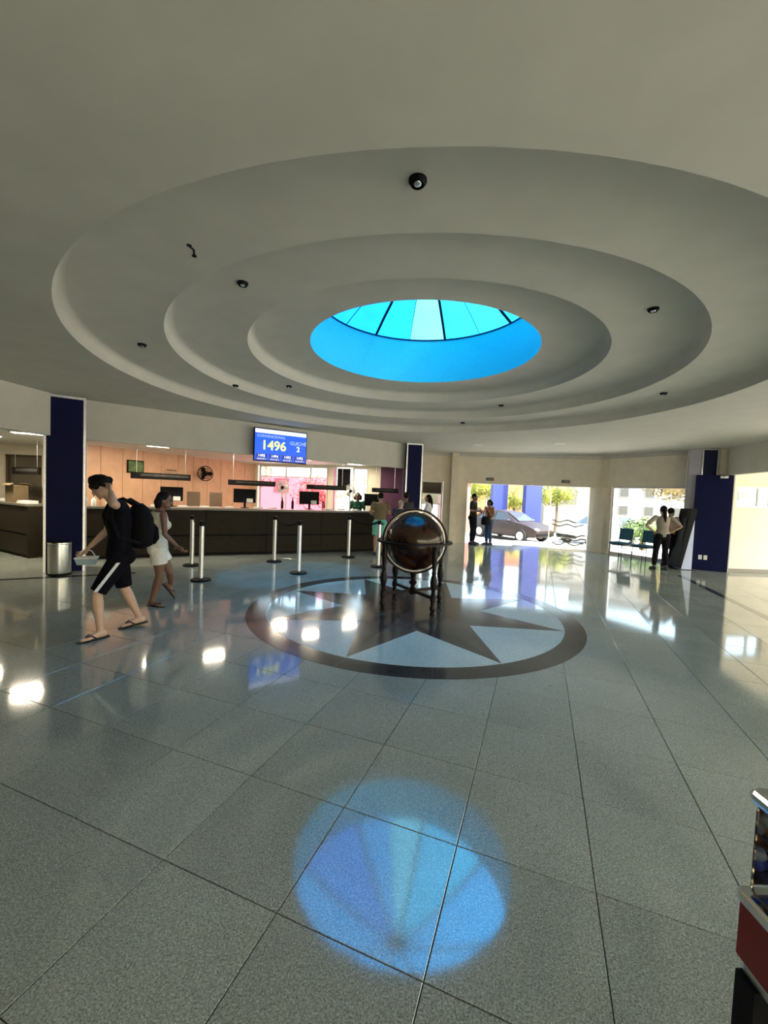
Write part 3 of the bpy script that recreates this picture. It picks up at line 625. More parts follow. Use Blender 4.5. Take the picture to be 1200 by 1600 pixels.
# objects on the left wing and at the column: small pale bottles
for k, (x, y, lab) in enumerate(((-6.42, 8.86, 'pale sanitiser bottle on the counter by the column'), (-6.28, 8.92, 'clear pump bottle on the counter second from the column'), (-6.05, 9.05, 'pale bottle on the counter before the walking man'))):
    t = thing('bottle', (x, y, 1.1455), label=lab, cat='bottle'); obj('body', MB().lathe([(.045, 0), (.05, .02), (.05, .14), (.018, .18), (.018, .2)], n=16), m_white, t, smooth=2); obj('pump', MB().tube([(0, 0, .19), (0, 0, .24), (.04, 0, .24)], .009, 6), m_strip, t)
for k, (x, y, lab) in enumerate(((-7.78, 9.0, 'low pile of papers on the left counter wing near the column'), (-8.85, 9.62, 'low pile of papers left of the cardboard carton'))):
    t = obj('paper_stack', MB().box((0, 0, .02), (.4, .22, .04), .05).box((.02, 0, .05), (.36, .2, .02), .15), m_white, label=lab, cat='papers', group='papers on the left wing'); t.location = (x, y, 1.1455); t.rotation_euler = (0, 0, -.5)
t = thing('cardboard_box', (-8.28, 9.30, 1.1455), -.49, label='brown cardboard carton standing on the left counter wing', cat='box')
m_card = mat('cardboard', (0.17, 0.12, 0.06), .85, var=.1)
obj('carton', MB().box((0, .0, .19), (.42, .26, .38)), m_card, t); obj('flap', MB().box((0, -.17, .40), (.42, .10, .006), mat=M.Rotation(.5, 3, 'X')), m_card, t); obj('flap', MB().box((0, .17, .40), (.42, .10, .006), mat=M.Rotation(-.5, 3, 'X')), m_card, t)

# picture, wall fan, dark wall screen
def onpeach(y): return V((-11.07 + .4434 * y, y, 0)) + pn * 0.02
p = onpeach(10.55); t = thing('picture', (p.x, p.y, 2.10), math.atan2(pd.y, pd.x), label='green framed picture on the peach boards', cat='picture')
obj('frame', MB().box((0, -.014, 0), (.44, .024, .32)), m_sign, t); obj('canvas', MB().box((0, -.03, 0), (.38, .01, .26)), mat('green_print', (.10, .16, .05), .6, var=.5, scale=9), t)
p = onpeach(11.5); t = thing('notice_board', (p.x, p.y, 1.98), math.atan2(pd.y, pd.x), label='small pale notice on the peach boards right of the green picture', cat='notice')
obj('sheet', MB().box((0, -.01, 0), (.4, .014, .2)), mat('notice_paper', (.55, .36, .24), .8, var=.2, scale=12), t); obj('clip', MB().box((0, -.02, .1), (.3, .012, .02)), m_sign, t)
p = onpeach(12.5); t = thing('wall_fan', (p.x, p.y, 2.05), math.atan2(pd.y, pd.x) - .5, label='black wall fan on the peach boards', cat='fan')
obj('bracket', MB().tube([(0, 0, -.05), (0, -.12, -.05), (0, -.2, 0)], .025, 8), m_black, t); obj('motor', MB().ball((0, -.22, 0), (.08, .11, .08)), m_black, t, smooth=True)
g = MB()
for rr, yy in ((.22, -.30), (.21, -.25), (.21, -.35), (.14, -.365), (.07, -.37)): g.tube([(rr * math.cos(2 * PI * i / 20), yy, rr * math.sin(2 * PI * i / 20)) for i in range(21)], .007, 5)
for k in range(14): a = 2 * PI * k / 14; g.tube([(.05 * math.cos(a), -.37, .05 * math.sin(a)), (.21 * math.cos(a), -.35, .21 * math.sin(a)), (.21 * math.cos(a), -.25, .21 * math.sin(a)), (.07 * math.cos(a), -.2, .07 * math.sin(a))], .004, 4)
obj('guard', g, m_black, t)
for k in range(3):
    a = 2 * PI * k / 3; b = MB().loft([((.03 * math.cos(a), -.3, .03 * math.sin(a)), (-math.sin(a), 0.4, math.cos(a)), (0, 1, 0), .02, .006), ((.12 * math.cos(a), -.3, .12 * math.sin(a)), (-math.sin(a), .4, math.cos(a)), (0, 1, 0), .07, .006), ((.19 * math.cos(a), -.3, .19 * math.sin(a)), (-math.sin(a), .4, math.cos(a)), (0, 1, 0), .05, .005)], 8)
    obj('blade', b, m_black, t)
def round_fan(u, back, z, lab):
    x, y = cpt(u, back); t = thing('desk_fan', (x, y, 0.76), .3, label=lab, cat='fan'); zc = z - .76
    obj('base', MB().lathe([(.16, 0), (.16, .02), (.03, .05), (.018, .08), (.018, zc - .05), (.03, zc)], n=20), m_white, t, smooth=2)
    g = MB()
    for rr in (.2, .15, .1): g.tube([(rr * math.cos(2 * PI * i / 20), -.06, zc + rr * math.sin(2 * PI * i / 20)) for i in range(21)], .008, 5)
    for k in range(12): a = 2 * PI * k / 12; g.tube([(.04 * math.cos(a), -.08, zc + .04 * math.sin(a)), (.2 * math.cos(a), -.06, zc + .2 * math.sin(a))], .005, 4)
    obj('guard', g, m_white, t); obj('hub', MB().ball((0, -.08, zc), (.05, .03, .05)), m_sign, t, smooth=True)
    for k in range(3):
        a = 2 * PI * k / 3; obj('blade', MB().loft([((.03 * math.cos(a), -.04, zc + .03 * math.sin(a)), (-math.sin(a), .3, math.cos(a)), (0, 1, 0), .02, .005), ((.16 * math.cos(a), -.04, zc + .16 * math.sin(a)), (-math.sin(a), .3, math.cos(a)), (0, 1, 0), .07, .005)], 8), m_white, t)
round_fan(-.248, .75, 1.73, 'white standing fan in front of the pink window'); round_fan(-.084, .55, 1.70, 'white standing fan in front of the clear office window')
q = bp(2.17, .03); t = thing('wall_screen', (q.x, q.y, 1.95), -.193, label='dark screen on the wall between the office windows', cat='screen')
obj('housing', MB().box((0, -.03, 0.15), (.44, .06, .70)), m_black, t, bevel=.01); obj('screen', MB().box((0, -.063, .15), (.38, .006, .62)), m_scr, t); obj('bracket', MB().box((0, .01, .1), (.2, .04, .2)), m_alu, t)

# ------------------------------------------------------------------ queue display
m_blue = mat('screen_blue', (0.0, 0.02, 0.1), .3, emit=(0.010, 0.085, 0.62), estr=1.0); m_dblue = mat('screen_dark_blue', (0, .01, .05), .3, emit=(0.012, 0.03, 0.26), estr=1.0)
m_wtxt = mat('screen_white', (.1, .1, .1), .3, emit=(.75, .82, .95), estr=1.0); m_ytxt = mat('screen_yellow', (.1, .1, .02), .3, emit=(.85, .95, .22), estr=1.0); m_pale = mat('screen_pale', (.1, .1, .1), .3, emit=(.35, .48, .85), estr=1.0)
tv = thing('queue_display', (-2.51, 9.90, 2.31), math.atan2(.70, 1.08), label='wide blue queue number display hung on the soffit', cat='display')
obj('housing', MB().box((0, .03, .385), (1.29, .06, .77)), m_black, tv, bevel=.008)
obj('bracket', MB().box((0, .22, .45), (.3, .34, .25)).box((0, .09, .42), (.5, .06, .4)), m_black, tv)
scn = obj('screen', MB().box((0, -.002, .385), (1.25, .008, .73)), m_blue, tv)
obj('title_bar', MB().box((0, -.008, .70), (1.24, .004, .09)), m_wtxt, scn)
for k in range(4): obj('call_panel', MB().box((-.465 + .31 * k, -.008, .10), (.27, .004, .16)), m_dblue, scn)
RX = (PI / 2, 0, 0)
text('call_number', '1496', .30, m_ytxt, scn, (-.18, -.012, .37), RX, bold=.006)
text('call_word', 'GUICHÊ', .115, m_pale, scn, (.42, -.012, .475), RX); text('desk_number', '2', .17, m_wtxt, scn, (.42, -.012, .34), RX, bold=.004)
text('caption', 'CONVENCIONAL', .085, m_pale, scn, (-.24, -.012, .585), RX)
for k, (a, b) in enumerate((('1495', 'GUICHÊ 4'), ('1494', 'GUICHÊ 2'), ('1493', 'GUICHÊ 3'), ('1492', 'GUICHÊ 4'))):
    text('past_number', a, .085, m_wtxt, scn, (-.465 + .31 * k, -.012, .13), RX, bold=.002); text('past_desk', b, .05, m_wtxt, scn, (-.465 + .31 * k, -.012, .055), RX)

# ------------------------------------------------------------------ ceiling lamps and fittings
for k, (x, y, lab) in enumerate(((-5.27, 9.58, 'bright lamp panel in the low ceiling above the long sign'), (-4.08, 10.11, 'bright lamp panel in the low ceiling above the wall fan'), (-2.0, 11.9, 'bright lamp panel in the low ceiling right of the queue display'), (-0.95, 12.95, 'bright lamp panel in the low ceiling above the clear office window'),
                    (-6.88, 7.95, 'bright lamp panel in the low ceiling just left of the left column'), (-8.3, 8.6, 'bright lamp panel in the low ceiling at the left edge'), (-3.1, 12.6, 'bright lamp panel in the low ceiling before the pink window'))):
    t = thing('ceiling_lamp', (x, y, 2.56), .44, label=lab, cat='lamp', group='lamp panels in the low ceiling')
    obj('frame', MB().box((0, 0, -.008), (.50, .24, .016)), m_white, t); obj('diffuser', MB().box((0, 0, -.018), (.44, .18, .01)), m_lamp, t)
    l = bpy.data.lights.new('ceiling_lamp_light', 'AREA'); l.shape = 'RECTANGLE'; l.size = .44; l.size_y = .18; l.energy = 34 if x < -6 else 17; l.color = (1, .88, .66)
    lo = bpy.data.objects.new('ceiling_lamp_light', l); COL.objects.link(lo); lo.parent = t; lo.location = (0, 0, -.03)
def downlight(x, y, z, lab, r=.05):
    t = thing('downlight', (x, y, z), label=lab, cat='lamp', group='unlit downlights in the stepped ceiling')
    obj('trim_ring', MB().lathe([(r, 0), (r, -.012), (r * .72, -.03), (r * .66, -.012), (r * .66, 0)], n=24), m_black, t, smooth=2); obj('bulb', MB().ball((0, 0, -.012), (r * .55, r * .55, .022)), m_chrome, t, smooth=True)
for x, y, z, lab in ((.11, 2.31, 3.371, 'largest dark downlight at the top of the outer ring'), (-3.03, 5.12, 3.371, 'small dark downlight at the left of the outer ring'), (4.18, 6.37, 3.371, 'small dark downlight at the right of the outer ring'), (1.72, 9.55, 3.371, 'tiny dark downlight at the far side of the outer ring'), (-2.55, 6.95, 3.371, 'tiny dark downlight at the far left of the outer ring'),
                     (-1.37, 3.85, 3.537, 'dark downlight at the near left of the middle ring'), (2.49, 4.03, 3.537, 'dark downlight at the near right of the middle ring'), (-1.8, 7.53, 3.537, 'tiny dark downlight at the far left of the middle ring'), (2.26, 8.38, 3.537, 'tiny dark downlight at the far right of the middle ring')):
    downlight(x, y, z, lab)
for x, y, lab in ((2.63, 12.14, 'flat white round ceiling plate, left of the pair before the entrance'), (4.64, 11.16, 'flat white round ceiling plate, right of the pair before the entrance')):
    t = thing('ceiling_plate', (x, y, ZC), label=lab, cat='plate'); obj('rim', MB().lathe([(.16, 0), (.16, -.012), (.13, -.016), (.13, 0)], n=28), m_white, t, smooth=2); obj('cover', MB().lathe([(.13, -.002), (.13, -.01), (.02, -.014)], n=28), m_white, t)
t = thing('sprinkler', (-1.43, 3.02, 3.371), .5, label='small dark hooked fitting on the outer ring of the ceiling', cat='fitting')
obj('pipe', MB().tube([(-.03, 0, 0), (-.02, 0, -.012), (0, 0, -.02), (.005, 0, -.06)], .007, 8), m_black, t); obj('head', MB().lathe([(.012, -.055), (.018, -.066), (.006, -.072)], (.005, 0, 0), 12), m_sign, t); obj('socket_plate', MB().lathe([(.018, 0), (.018, -.004), (.01, -.006)], (-.03, 0, 0), 16), m_black, t)

# ------------------------------------------------------------------ belt posts
m_post = mat('brushed_steel', (.58, .58, .57), .38, .7, var=.05)
PO = [((-3.98, 8.59), 'grey belt post behind the first pair, nearer the counter, left group'), ((-3.2, 7.27), 'nearest grey belt post, right of the woman in white'), ((-2.48, 9.44), 'grey belt post close to the counter below the pair of bottles'),
      ((-1.67, 8.24), 'grey belt post at the front, midway along the counter'), ((-.87, 10.53), 'grey belt post close to the right end of the counter'), ((-.09, 9.32), 'grey belt post half hidden by the globe')]
posts = []
for (x, y), lab in PO:
    t = thing('belt_post', (x, y, 0), label=lab, cat='post', group='belt posts along the counter')
    obj('base', MB().lathe([(.17, 0.0), (.175, .012), (.16, .03), (.06, .045)], n=32), m_black, t, smooth=2)
    obj('pole', MB().lathe([(.042, .04), (.042, .97)], n=20), m_post, t, smooth=2)
    obj('belt_head', MB().lathe([(.036, .97), (.045, .98), (.045, 1.05), (.03, 1.06)], n=20), m_black, t, smooth=2); posts.append(t)
for a, b in ((0, 1), (2, 3), (4, 5)):
    A, B = V((*PO[a][0], 1.015)), V((*PO[b][0], 1.015)); d = (B - A); d2 = d.normalized() * .05; mb = MB(); sd = V((-d.y, d.x, 0)).normalized() * .002; N = 10; vs = []
    for i in range(N + 1):
        t_ = i / N; p = d2 + (d - d2 * 2) * t_; p.z = -.10 * 4 * t_ * (1 - t_) + 1.015
        vs.append([p + sd + V((0, 0, .024)), p - sd + V((0, 0, .024)), p - sd - V((0, 0, .024)), p + sd - V((0, 0, .024))])
    obj('belt', mb.rings(vs), m_black, posts[a], label='dark belt sagging to the next post')

# ------------------------------------------------------------------ globe on its stand
m_wood = mat('dark_mahogany', (0.006, 0.003, 0.0025), .5, var=.3, scale=14, spec=.2)
m_brass = mat('pale_metal', (.42, .37, .31), .3, .9)
def globe_mat():
    m = bpy.data.materials.new('antique_globe'); m.use_nodes = True; t = m.node_tree; b = t.nodes['Principled BSDF']; tc = t.nodes.new('ShaderNodeTexCoord')
    n = t.nodes.new('ShaderNodeTexNoise'); n.inputs['Scale'].default_value = 3.2; n.inputs['Detail'].default_value = 6; t.links.new(tc.outputs['Object'], n.inputs['Vector'])
    cr = t.nodes.new('ShaderNodeValToRGB'); e = cr.color_ramp.elements; e[0].position = .47; e[0].color = (.012, .004, .003, 1); e[1].position = .53; e[1].color = (.045, .016, .007, 1)
    k = e.new(.62); k.color = (.03, .02, .007, 1)
    t.links.new(n.outputs['Fac'], cr.inputs[0]); t.links.new(cr.outputs[0], b.inputs['Base Color']); b.inputs['Roughness'].default_value = .14; b.inputs['IOR'].default_value = 1.38
    return m
gb = thing('globe', (.47, 6.08, 0.0025), label='large antique brown globe in a dark wooden stand on the star', cat='globe')
zg = .985
obj('sphere', MB().ball((0, 0, zg), .425, n=48, m=32), globe_mat(), gb, smooth=True)
def ringmb(r, rad, plane, n=64, flat=None):
    pts = []
    mb = MB(); rs = []
    for i in range(n):
        a = 2 * PI * i / n; ca, sa = math.cos(a), math.sin(a)
        if plane == 'xz': f = lambda rr, h: (rr * ca, h, zg + rr * sa)
        else: f = lambda rr, h: (rr * ca, rr * sa, zg + h)
        rs.append([f(r - rad[0], -rad[1]), f(r + rad[0], -rad[1]), f(r + rad[0], rad[1]), f(r - rad[0], rad[1])])
    vs = [p for r_ in rs for p in r_]; fs = []
    for i in range(n):
        j = (i + 1) % n
        for k in range(4): fs.append((i * 4 + k, i * 4 + (k + 1) % 4, j * 4 + (k + 1) % 4, j * 4 + k))
    return mb.add(vs, fs)
mr_ = obj('meridian_ring', ringmb(.468, (.014, .022), 'xz'), m_wood, gb, smooth=2); obj('scale_band', ringmb(.446, (.0085, .008), 'xz'), m_brass, mr_, label='pale metal scale inside the dark ring')
obj('horizon_ring', ringmb(.515, (.035, .014), 'xy'), m_wood, gb, smooth=2); obj('horizon_edge', ringmb(.5525, (.003, .008), 'xy'), m_wood, gb)
leg_prof = [(r_ * 1.2, z_) for r_, z_ in [(.018, 0), (.03, .012), (.032, .035), (.02, .055), (.024, .07), (.034, .09), (.036, .12), (.026, .14), (.026, .20), (.034, .21), (.034, .29), (.022, .30), (.030, .315), (.020, .33), (.028, .37), (.040, .43), (.042, .48), (.032, .54), (.022, .58), (.030, .60), (.022, .62), (.026, .70), (.032, .80), (.034, .88), (.028, .92), (.036, .94), (.036, .972)]]
for k in range(4):
    a = math.radians(30 + 90 * k); obj('leg', MB().lathe(leg_prof, (.505 * math.cos(a), .505 * math.sin(a), 0), 20), m_wood, gb, smooth=2)
    obj('stretcher', MB().box((.26 * math.cos(a), .26 * math.sin(a), .25), (.46, .045, .04), a), m_wood, gb, bevel=.006)
obj('centre_post', MB().lathe([(.05, .20), (.06, .22), (.06, .28), (.035, .30), (.028, .33), (.055, .36), (.06, .385), (.03, .41), (.032, .44), (.045, .49), (.05, .52)], n=24), m_wood, gb, smooth=2)

# ------------------------------------------------------------------ bin, kiosk, chairs, candy machine
t = thing('waste_bin', (-5.72, 7.28, 0), label='round brushed steel waste bin in front of the left column', cat='bin')
obj('body', MB().lathe([(.165, .03), (.17, .06), (.17, .56)], n=40), m_chrome if False else mat('brushed_bin_steel', (.55, .57, .56), .28, 1.0, var=.06), t, smooth=2)
obj('rim', MB().lathe([(.172, .555), (.176, .57), (.172, .585), (.155, .585), (.155, .56)], n=40), m_chrome, t, smooth=2); obj('base_ring', MB().lathe([(.168, 0.0), (.172, .01), (.172, .035), (.165, .04)], n=40), m_black, t, smooth=2); obj('liner', MB().lathe([(.15, .5), (.15, .56), (.02, .52)], n=30, cap=False), m_black, t)

m_kw = mat('pale_blue_plastic', (.42, .48, .66), .4, var=.05)
kz = thing('info_kiosk', (8.06, 10.86, 0), -.12, label='self service kiosk with a slanted black panel beside the right column', cat='kiosk')
kb = MB(); prof = [(.02, 0), (-.24, 0), (-.24, .08), (-.02, 1.3), (.02, 1.3)]
kb.rings([[(x, -.16, z) for x, z in prof], [(x, .22, z) for x, z in prof]]); obj('pedestal', kb, m_kw, kz, bevel=.008)
kp = MB(); prof = [(-.34, .06), (-.25, .03), (.03, 1.50), (.03, 1.60), (-.11, 1.60)]
kp.rings([[(x, -.20, z) for x, z in prof], [(x, .28, z) for x, z in prof]]); pnl = obj('slanted_panel', kp, m_black, kz, bevel=.008)
dx, dz = .23, 1.54; nrm_ = V((-dz, 0, dx)).normalized(); c0 = V((-.195, .04, 1.03)) + nrm_ * .008; ang = math.atan2(dx, dz)
obj('screen', MB().box(c0, (.012, .36, .62), mat=M.Rotation(ang, 3, 'Y')), m_scr, pnl)
obj('foot_plate', MB().box((-.17, .03, .006), (.5, .46, .012)), m_black, kz)

m_teal = cloth('teal_vinyl', (.03, .10, .14)); m_legm = mat('dark_chair_metal', (.03, .03, .03), .4, .6)
def chair(x, y, rz, lab):
    t = thing('visitor_chair', (x, y, 0.001), rz, label=lab, cat='chair', group='blue chairs along the wide window')
    obj('seat', MB().box((0, 0, .45), (.46, .44, .06)), m_teal, t, bevel=.02)
    obj('backrest', MB().box((0, -.235, .72), (.44, .05, .36), mat=M.Rotation(.14, 3, 'X')), m_teal, t, bevel=.02)
    for sx in (-1, 1):
        obj('leg', MB().tube([(sx * .2, .20, .42), (sx * .215, .23, 0)], .012, 8), m_legm, t); obj('leg', MB().tube([(sx * .2, -.19, .42), (sx * .215, -.25, 0)], .012, 8), m_legm, t)
        obj('back_post', MB().tube([(sx * .2, -.18, .42), (sx * .2, -.22, .6), (sx * .2, -.245, .8)], .012, 8), m_legm, t)
    obj('seat_frame', MB().box((0, 0, .41), (.42, .40, .025)), m_legm, t)
    return t
for x, y, lab in ((7.28, 12.62, 'blue chair nearest the entrance pier'), (7.62, 12.0, 'second blue chair, partly behind the standing woman'), (7.96, 11.62, 'third blue chair hidden behind the standing woman')):
    if lab.startswith('third'): continue
    chair(x, y, 1.98, lab)

m_red = mat('red_enamel', (.23, .004, .006), .35, var=.06); m_clear = glass('clear_plastic', (.93, .94, .93), .12, .05)
cm = thing('candy_machine', (.86 + .23, .70, -.0), label='red candy vending machine with a clear bin of sweets at the right edge', cat='vending machine')
obj('red_box', MB().box((0, 0, .70), (.46, .44, .13)), m_red, cm, bevel=.004)
obj('lower_skirt', MB().box((0, 0, .62), (.44, .42, .035)), m_alu, cm, bevel=.004); obj('top_rim', MB().box((0, 0, .78), (.47, .45, .03)), m_chrome, cm, bevel=.006)
obj('bin', MB().box((-.01, 0, .90), (.43, .42, .21)), m_clear, cm, bevel=.015); obj('lid', MB().box((-.01, 0, 1.022), (.445, .435, .035)), m_chrome, cm, bevel=.012)
obj('post', MB().box((-.205, .19, .31), (.05, .05, .585)), m_black, cm); obj('post', MB().box((-.205, -.19, .31), (.05, .05, .585)), m_black, cm); obj('post', MB().box((.205, .19, .31), (.05, .05, .585)), m_black, cm); obj('post', MB().box((.205, -.19, .31), (.05, .05, .585)), m_black, cm)
obj('foot_plate', MB().box((0, 0, .012), (.44, .42, .024)), m_black, cm); obj('coin_knob', MB().lathe([(.03, 0), (.035, .01), (.02, .03)], (0, 0, 0), 16), m_chrome, cm).matrix_local = M.Translation((-.235, -.1, .70)) @ M.Rotation(-PI / 2, 4, 'Y')
sw = [MB() for _ in range(5)]
for k in range(1000):
    m_ = sw[k % 5]; m_.ball((.005 + random.uniform(-.19, .19), random.uniform(-.185, .185), .812 + random.uniform(0, .17)), random.uniform(.016, .021), n=7, m=5)
for k, (nm, c_) in enumerate((('red_sweet', (.4, .03, .02)), ('orange_sweet', (.55, .16, .02)), ('blue_sweet', (.03, .05, .3)), ('white_sweet', (.5, .45, .4)), ('brown_sweet', (.12, .06, .04)))):
    obj('sweets', sw[k], mat(nm, c_, .3), cm, smooth=True, kind='stuff')

# ------------------------------------------------------------------ people
def human(loc, rz, J, label, skin, s=1.0, female=False, hair='short', hairmat=None, top=None, bottom=None, shoe=None, vox=.012, group=None, face=None, finger=True):
    """one figure; J holds joints in metres in the figure's own frame (facing +y unless posed otherwise)"""
    D = dict(head=(0, .03, 1.575), neck=(0, .0, 1.43), shL=(-.18, 0, 1.39), shR=(.18, 0, 1.39), elL=(-.22, -.02, 1.11), elR=(.22, -.02, 1.11), haL=(-.23, .05, .87), haR=(.23, .05, .87),
             hipL=(-.09, 0, .89), hipR=(.09, 0, .89), knL=(-.10, .02, .48), knR=(.10, .02, .48), anL=(-.11, -.02, .09), anR=(.11, -.02, .09))
    D.update(J)
    P = {k: V(v) * s for k, v in D.items() if k not in ('toeL', 'toeR', 'face')}
    r = thing('person', loc, rz, label=label, cat='person', group=group); r.location.z += 0.0
    pc = (P['hipL'] + P['hipR']) / 2; hl = (P['hipR'] - P['hipL']).normalized(); shc = (P['shL'] + P['shR']) / 2; sl = (P['shR'] - P['shL']).normalized()
    up = (shc - pc).normalized(); fwd = up.cross(hl).normalized(); sfw = up.cross(sl).normalized()
    hf = V(D['face']).normalized() if 'face' in D else sfw; hr = hf.cross(V((0, 0, 1))).normalized(); hu = hr.cross(hf).normalized(); HR = M((hr, hf, hu)).transposed()
    fem = female
    def torso(mb, o=0.0, z0=0, z1=7):
        L_ = lambda t: (hl * (1 - t) + sl * t).normalized(); F_ = lambda t: (fwd * (1 - t) + sfw * t).normalized(); C = lambda t: pc.lerp(shc, t)
        w_ = [(pc - up * .10 * s, 0, .10, .085), (pc - up * .02 * s, 0, .168 if fem else .158, .118), (C(.15), .15, .155 if fem else .150, .108), (C(.42), .42, .122 if fem else .140, .092), (C(.70), .7, .143 if fem else .162, .112), (C(.88), .88, .150 if fem else .172, .10), (shc + up * .025 * s, 1, .125 if fem else .145, .075), (shc.lerp(P['neck'], .75), 1, .062, .06)]
        mb.loft([(c, L_(t), F_(t), a * s + o, b * s + o) for c, t, a, b in w_[z0:z1 + 1]], 18)
    def arm(mb, side, o=0.0, frac=1.0):
        a, b, c = P['sh' + side], P['el' + side], P['ha' + side]; k = s * (.86 if fem else 1.0)
        pts = [(a, .054), (a.lerp(b, .35), .049), (a.lerp(b, .75), .043), (b, .040), (b.lerp(c, .25), .041), (b.lerp(c, .65), .033), (c, .027)]
        if frac < 1: pts = [(a, .056), (a.lerp(b, .4 * frac * 2), .052), (a.lerp(b, min(1, frac * 2)), .046)] if frac <= .5 else pts[:4] + [(b.lerp(c, (frac - .5) * 2), .038)]
        mb.tube([p for p, _ in pts], [q * k + o for _, q in pts], 12)
    def leg(mb, side, o=0.0, t1=1.0, flare=0.0):
        a, b, c = P['hip' + side], P['kn' + side], P['an' + side]
        pts = [(a + up * .02 * s, .088, -.05), (a.lerp(b, .25), .086, .12), (a.lerp(b, .6), .072, .3), (a.lerp(b, .9), .056, .45), (b, .053, .5), (b.lerp(c, .25), .056, .62), (b.lerp(c, .5), .050, .75), (b.lerp(c, .8), .037, .9), (c, .036, 1.0)]
        pp = [(p, q) for p, q, t in pts if t <= t1]
        if t1 < 1: pp.append(((a.lerp(b, t1 * 2) if t1 <= .5 else b.lerp(c, (t1 - .5) * 2)), pp[-1][1]))
        mb.tube([p for p, _ in pp], [q * s + o + flare * i / len(pp) for i, (_, q) in enumerate(pp)], 14)
    body = MB(); torso(body)
    for sd in 'LR':
        arm(body, sd); leg(body, sd); body.ball(P['sh' + sd], .056 * s * (.88 if fem else 1))
        body.ball(P['hip' + sd] - fwd * .045 * s + up * .0 * s, (.085 * s,) * 3)
    if fem:
        for q in (-1, 1): body.ball(pc.lerp(shc, .68) + sl * q * .065 * s + sfw * .075 * s, .062 * s)
    hc = P['head']
    body.tube([shc.lerp(P['neck'], .3), P['neck'], hc - hu * .05 * s - hf * .01 * s], [.062 * s, .054 * s, .052 * s], 14)
    body.ball(hc + hu * .01 * s - hf * .008 * s, (.076 * s, .096 * s, .108 * s), HR, 18, 12); body.ball(hc + hf * .028 * s - hu * .058 * s, (.056 * s, .062 * s, .058 * s), HR, 14, 10)
    body.ball(hc + hf * .094 * s - hu * .022 * s, (.014 * s, .022 * s, .026 * s), HR, 10, 8); body.ball(hc + hf * .078 * s - hu * .098 * s, (.022 * s, .018 * s, .018 * s), HR)
    for q in (-1, 1): body.ball(hc + hr * q * .078 * s - hu * .012 * s - hf * .005 * s, (.012 * s, .022 * s, .032 * s), HR, 8, 6)
    ft = {}
    for sd in 'LR':
        t = V(D.get('toe' + sd, tuple(V((fwd.x, fwd.y, 0)).normalized()))); t = t.normalized(); an = P['an' + sd]; lat = t.cross(V((0, 0, 1))).normalized(); u_ = lat.cross(t).normalized(); ft[sd] = (an, t, lat, u_)
        g = an - u_ * .085 * s
        body.loft([(g - t * .065 * s + u_ * .035 * s, lat, u_, .018 * s, .02 * s), (g - t * .045 * s + u_ * .04 * s, lat, u_, .032 * s, .038 * s), (g + t * .0 * s + u_ * .048 * s, lat, u_, .034 * s, .046 * s), (g + t * .07 * s + u_ * .034 * s, lat, u_, .038 * s, .032 * s), (g + t * .125 * s + u_ * .022 * s, lat, u_, .044 * s, .02 * s), (g + t * .175 * s + u_ * .015 * s, lat, u_, .036 * s, .013 * s), (g + t * .19 * s + u_ * .012 * s, lat, u_, .02 * s, .008 * s)], 14)
    for sd in 'LR':
        e, h = P['el' + sd], P['ha' + sd]; d = (h - e).normalized(); side = d.cross(sfw if abs(d.dot(sfw)) < .9 else up).normalized(); nrm = side.cross(d)
        HM = M((side, nrm, d)).transposed(); body.ball(h + d * .045 * s, (.040 * s, .018 * s, .052 * s), HM, 14, 10)
        ft['h' + sd] = (h, d, side, nrm)
    me = remesh(body, vox, 5)
    fb = MB()
    for sd in 'LR':
        h, d, side, nrm = ft['h' + sd]
        inn = nrm if (nrm.dot(fwd) > 0 or sd == 'L') else -nrm; inn = nrm * (1 if nrm.dot(pc + fwd * .3 - h) > 0 else -1)
        for k, ln in enumerate((.068, .078, .073, .056)):
            b = h + d * .082 * s + side * (-.030 + .020 * k) * s; p1 = b + d * ln * .45 * s + inn * .008 * s; p2 = b + d * ln * .78 * s + inn * .026 * s; p3 = b + d * ln * .92 * s + inn * .046 * s
            fb.tube([b - d * .02 * s, b, p1, p2, p3], [.0088 * s, .0092 * s, .0085 * s, .0078 * s, .006 * s], 7)
        q = 1 if (fwd.dot(side) > 0) else -1; b = h + d * .03 * s + side * q * .034 * s; fb.tube([b - side * q * .015 * s, b, b + d * .03 * s + side * q * .018 * s, b + d * .058 * s + side * q * .020 * s + inn * .012 * s], [.012 * s, .0115 * s, .010 * s, .007 * s], 7)
    bm = bmesh.new(); bm.from_mesh(me); tmp = fb.mesh('t'); bm.from_mesh(tmp); bm.to_mesh(me); bm.free(); bpy.data.meshes.remove(tmp)
    me.name = 'body'; me.materials.clear(); link('body', me, skin, r, True)
    for q in (-1, 1):
        e = obj('eye', MB().ball(hc + hr * q * .031 * s + hf * .083 * s + hu * .008 * s, (.0125 * s, .009 * s, .007 * s), HR, 10, 6), m_eye, r, smooth=True)
        obj('eyebrow', MB().tube([hc + hr * q * (.016 + .012 * i) * s + hf * (.0905 - .003 * i) * s + hu * (.026 + .003 * math.sin(i * 1.5)) * s for i in range(4)], .0035 * s, 6), m_hair, r)
    obj('mouth', MB().ball(hc + hf * .086 * s - hu * .068 * s, (.024 * s, .009 * s, .007 * s), HR, 12, 6), m_lip, r, smooth=True)
    # hair
    hb = MB(); hb.ball(hc + hu * .030 * s - hf * .022 * s, (.084 * s, .096 * s, .102 * s), HR, 18, 12)
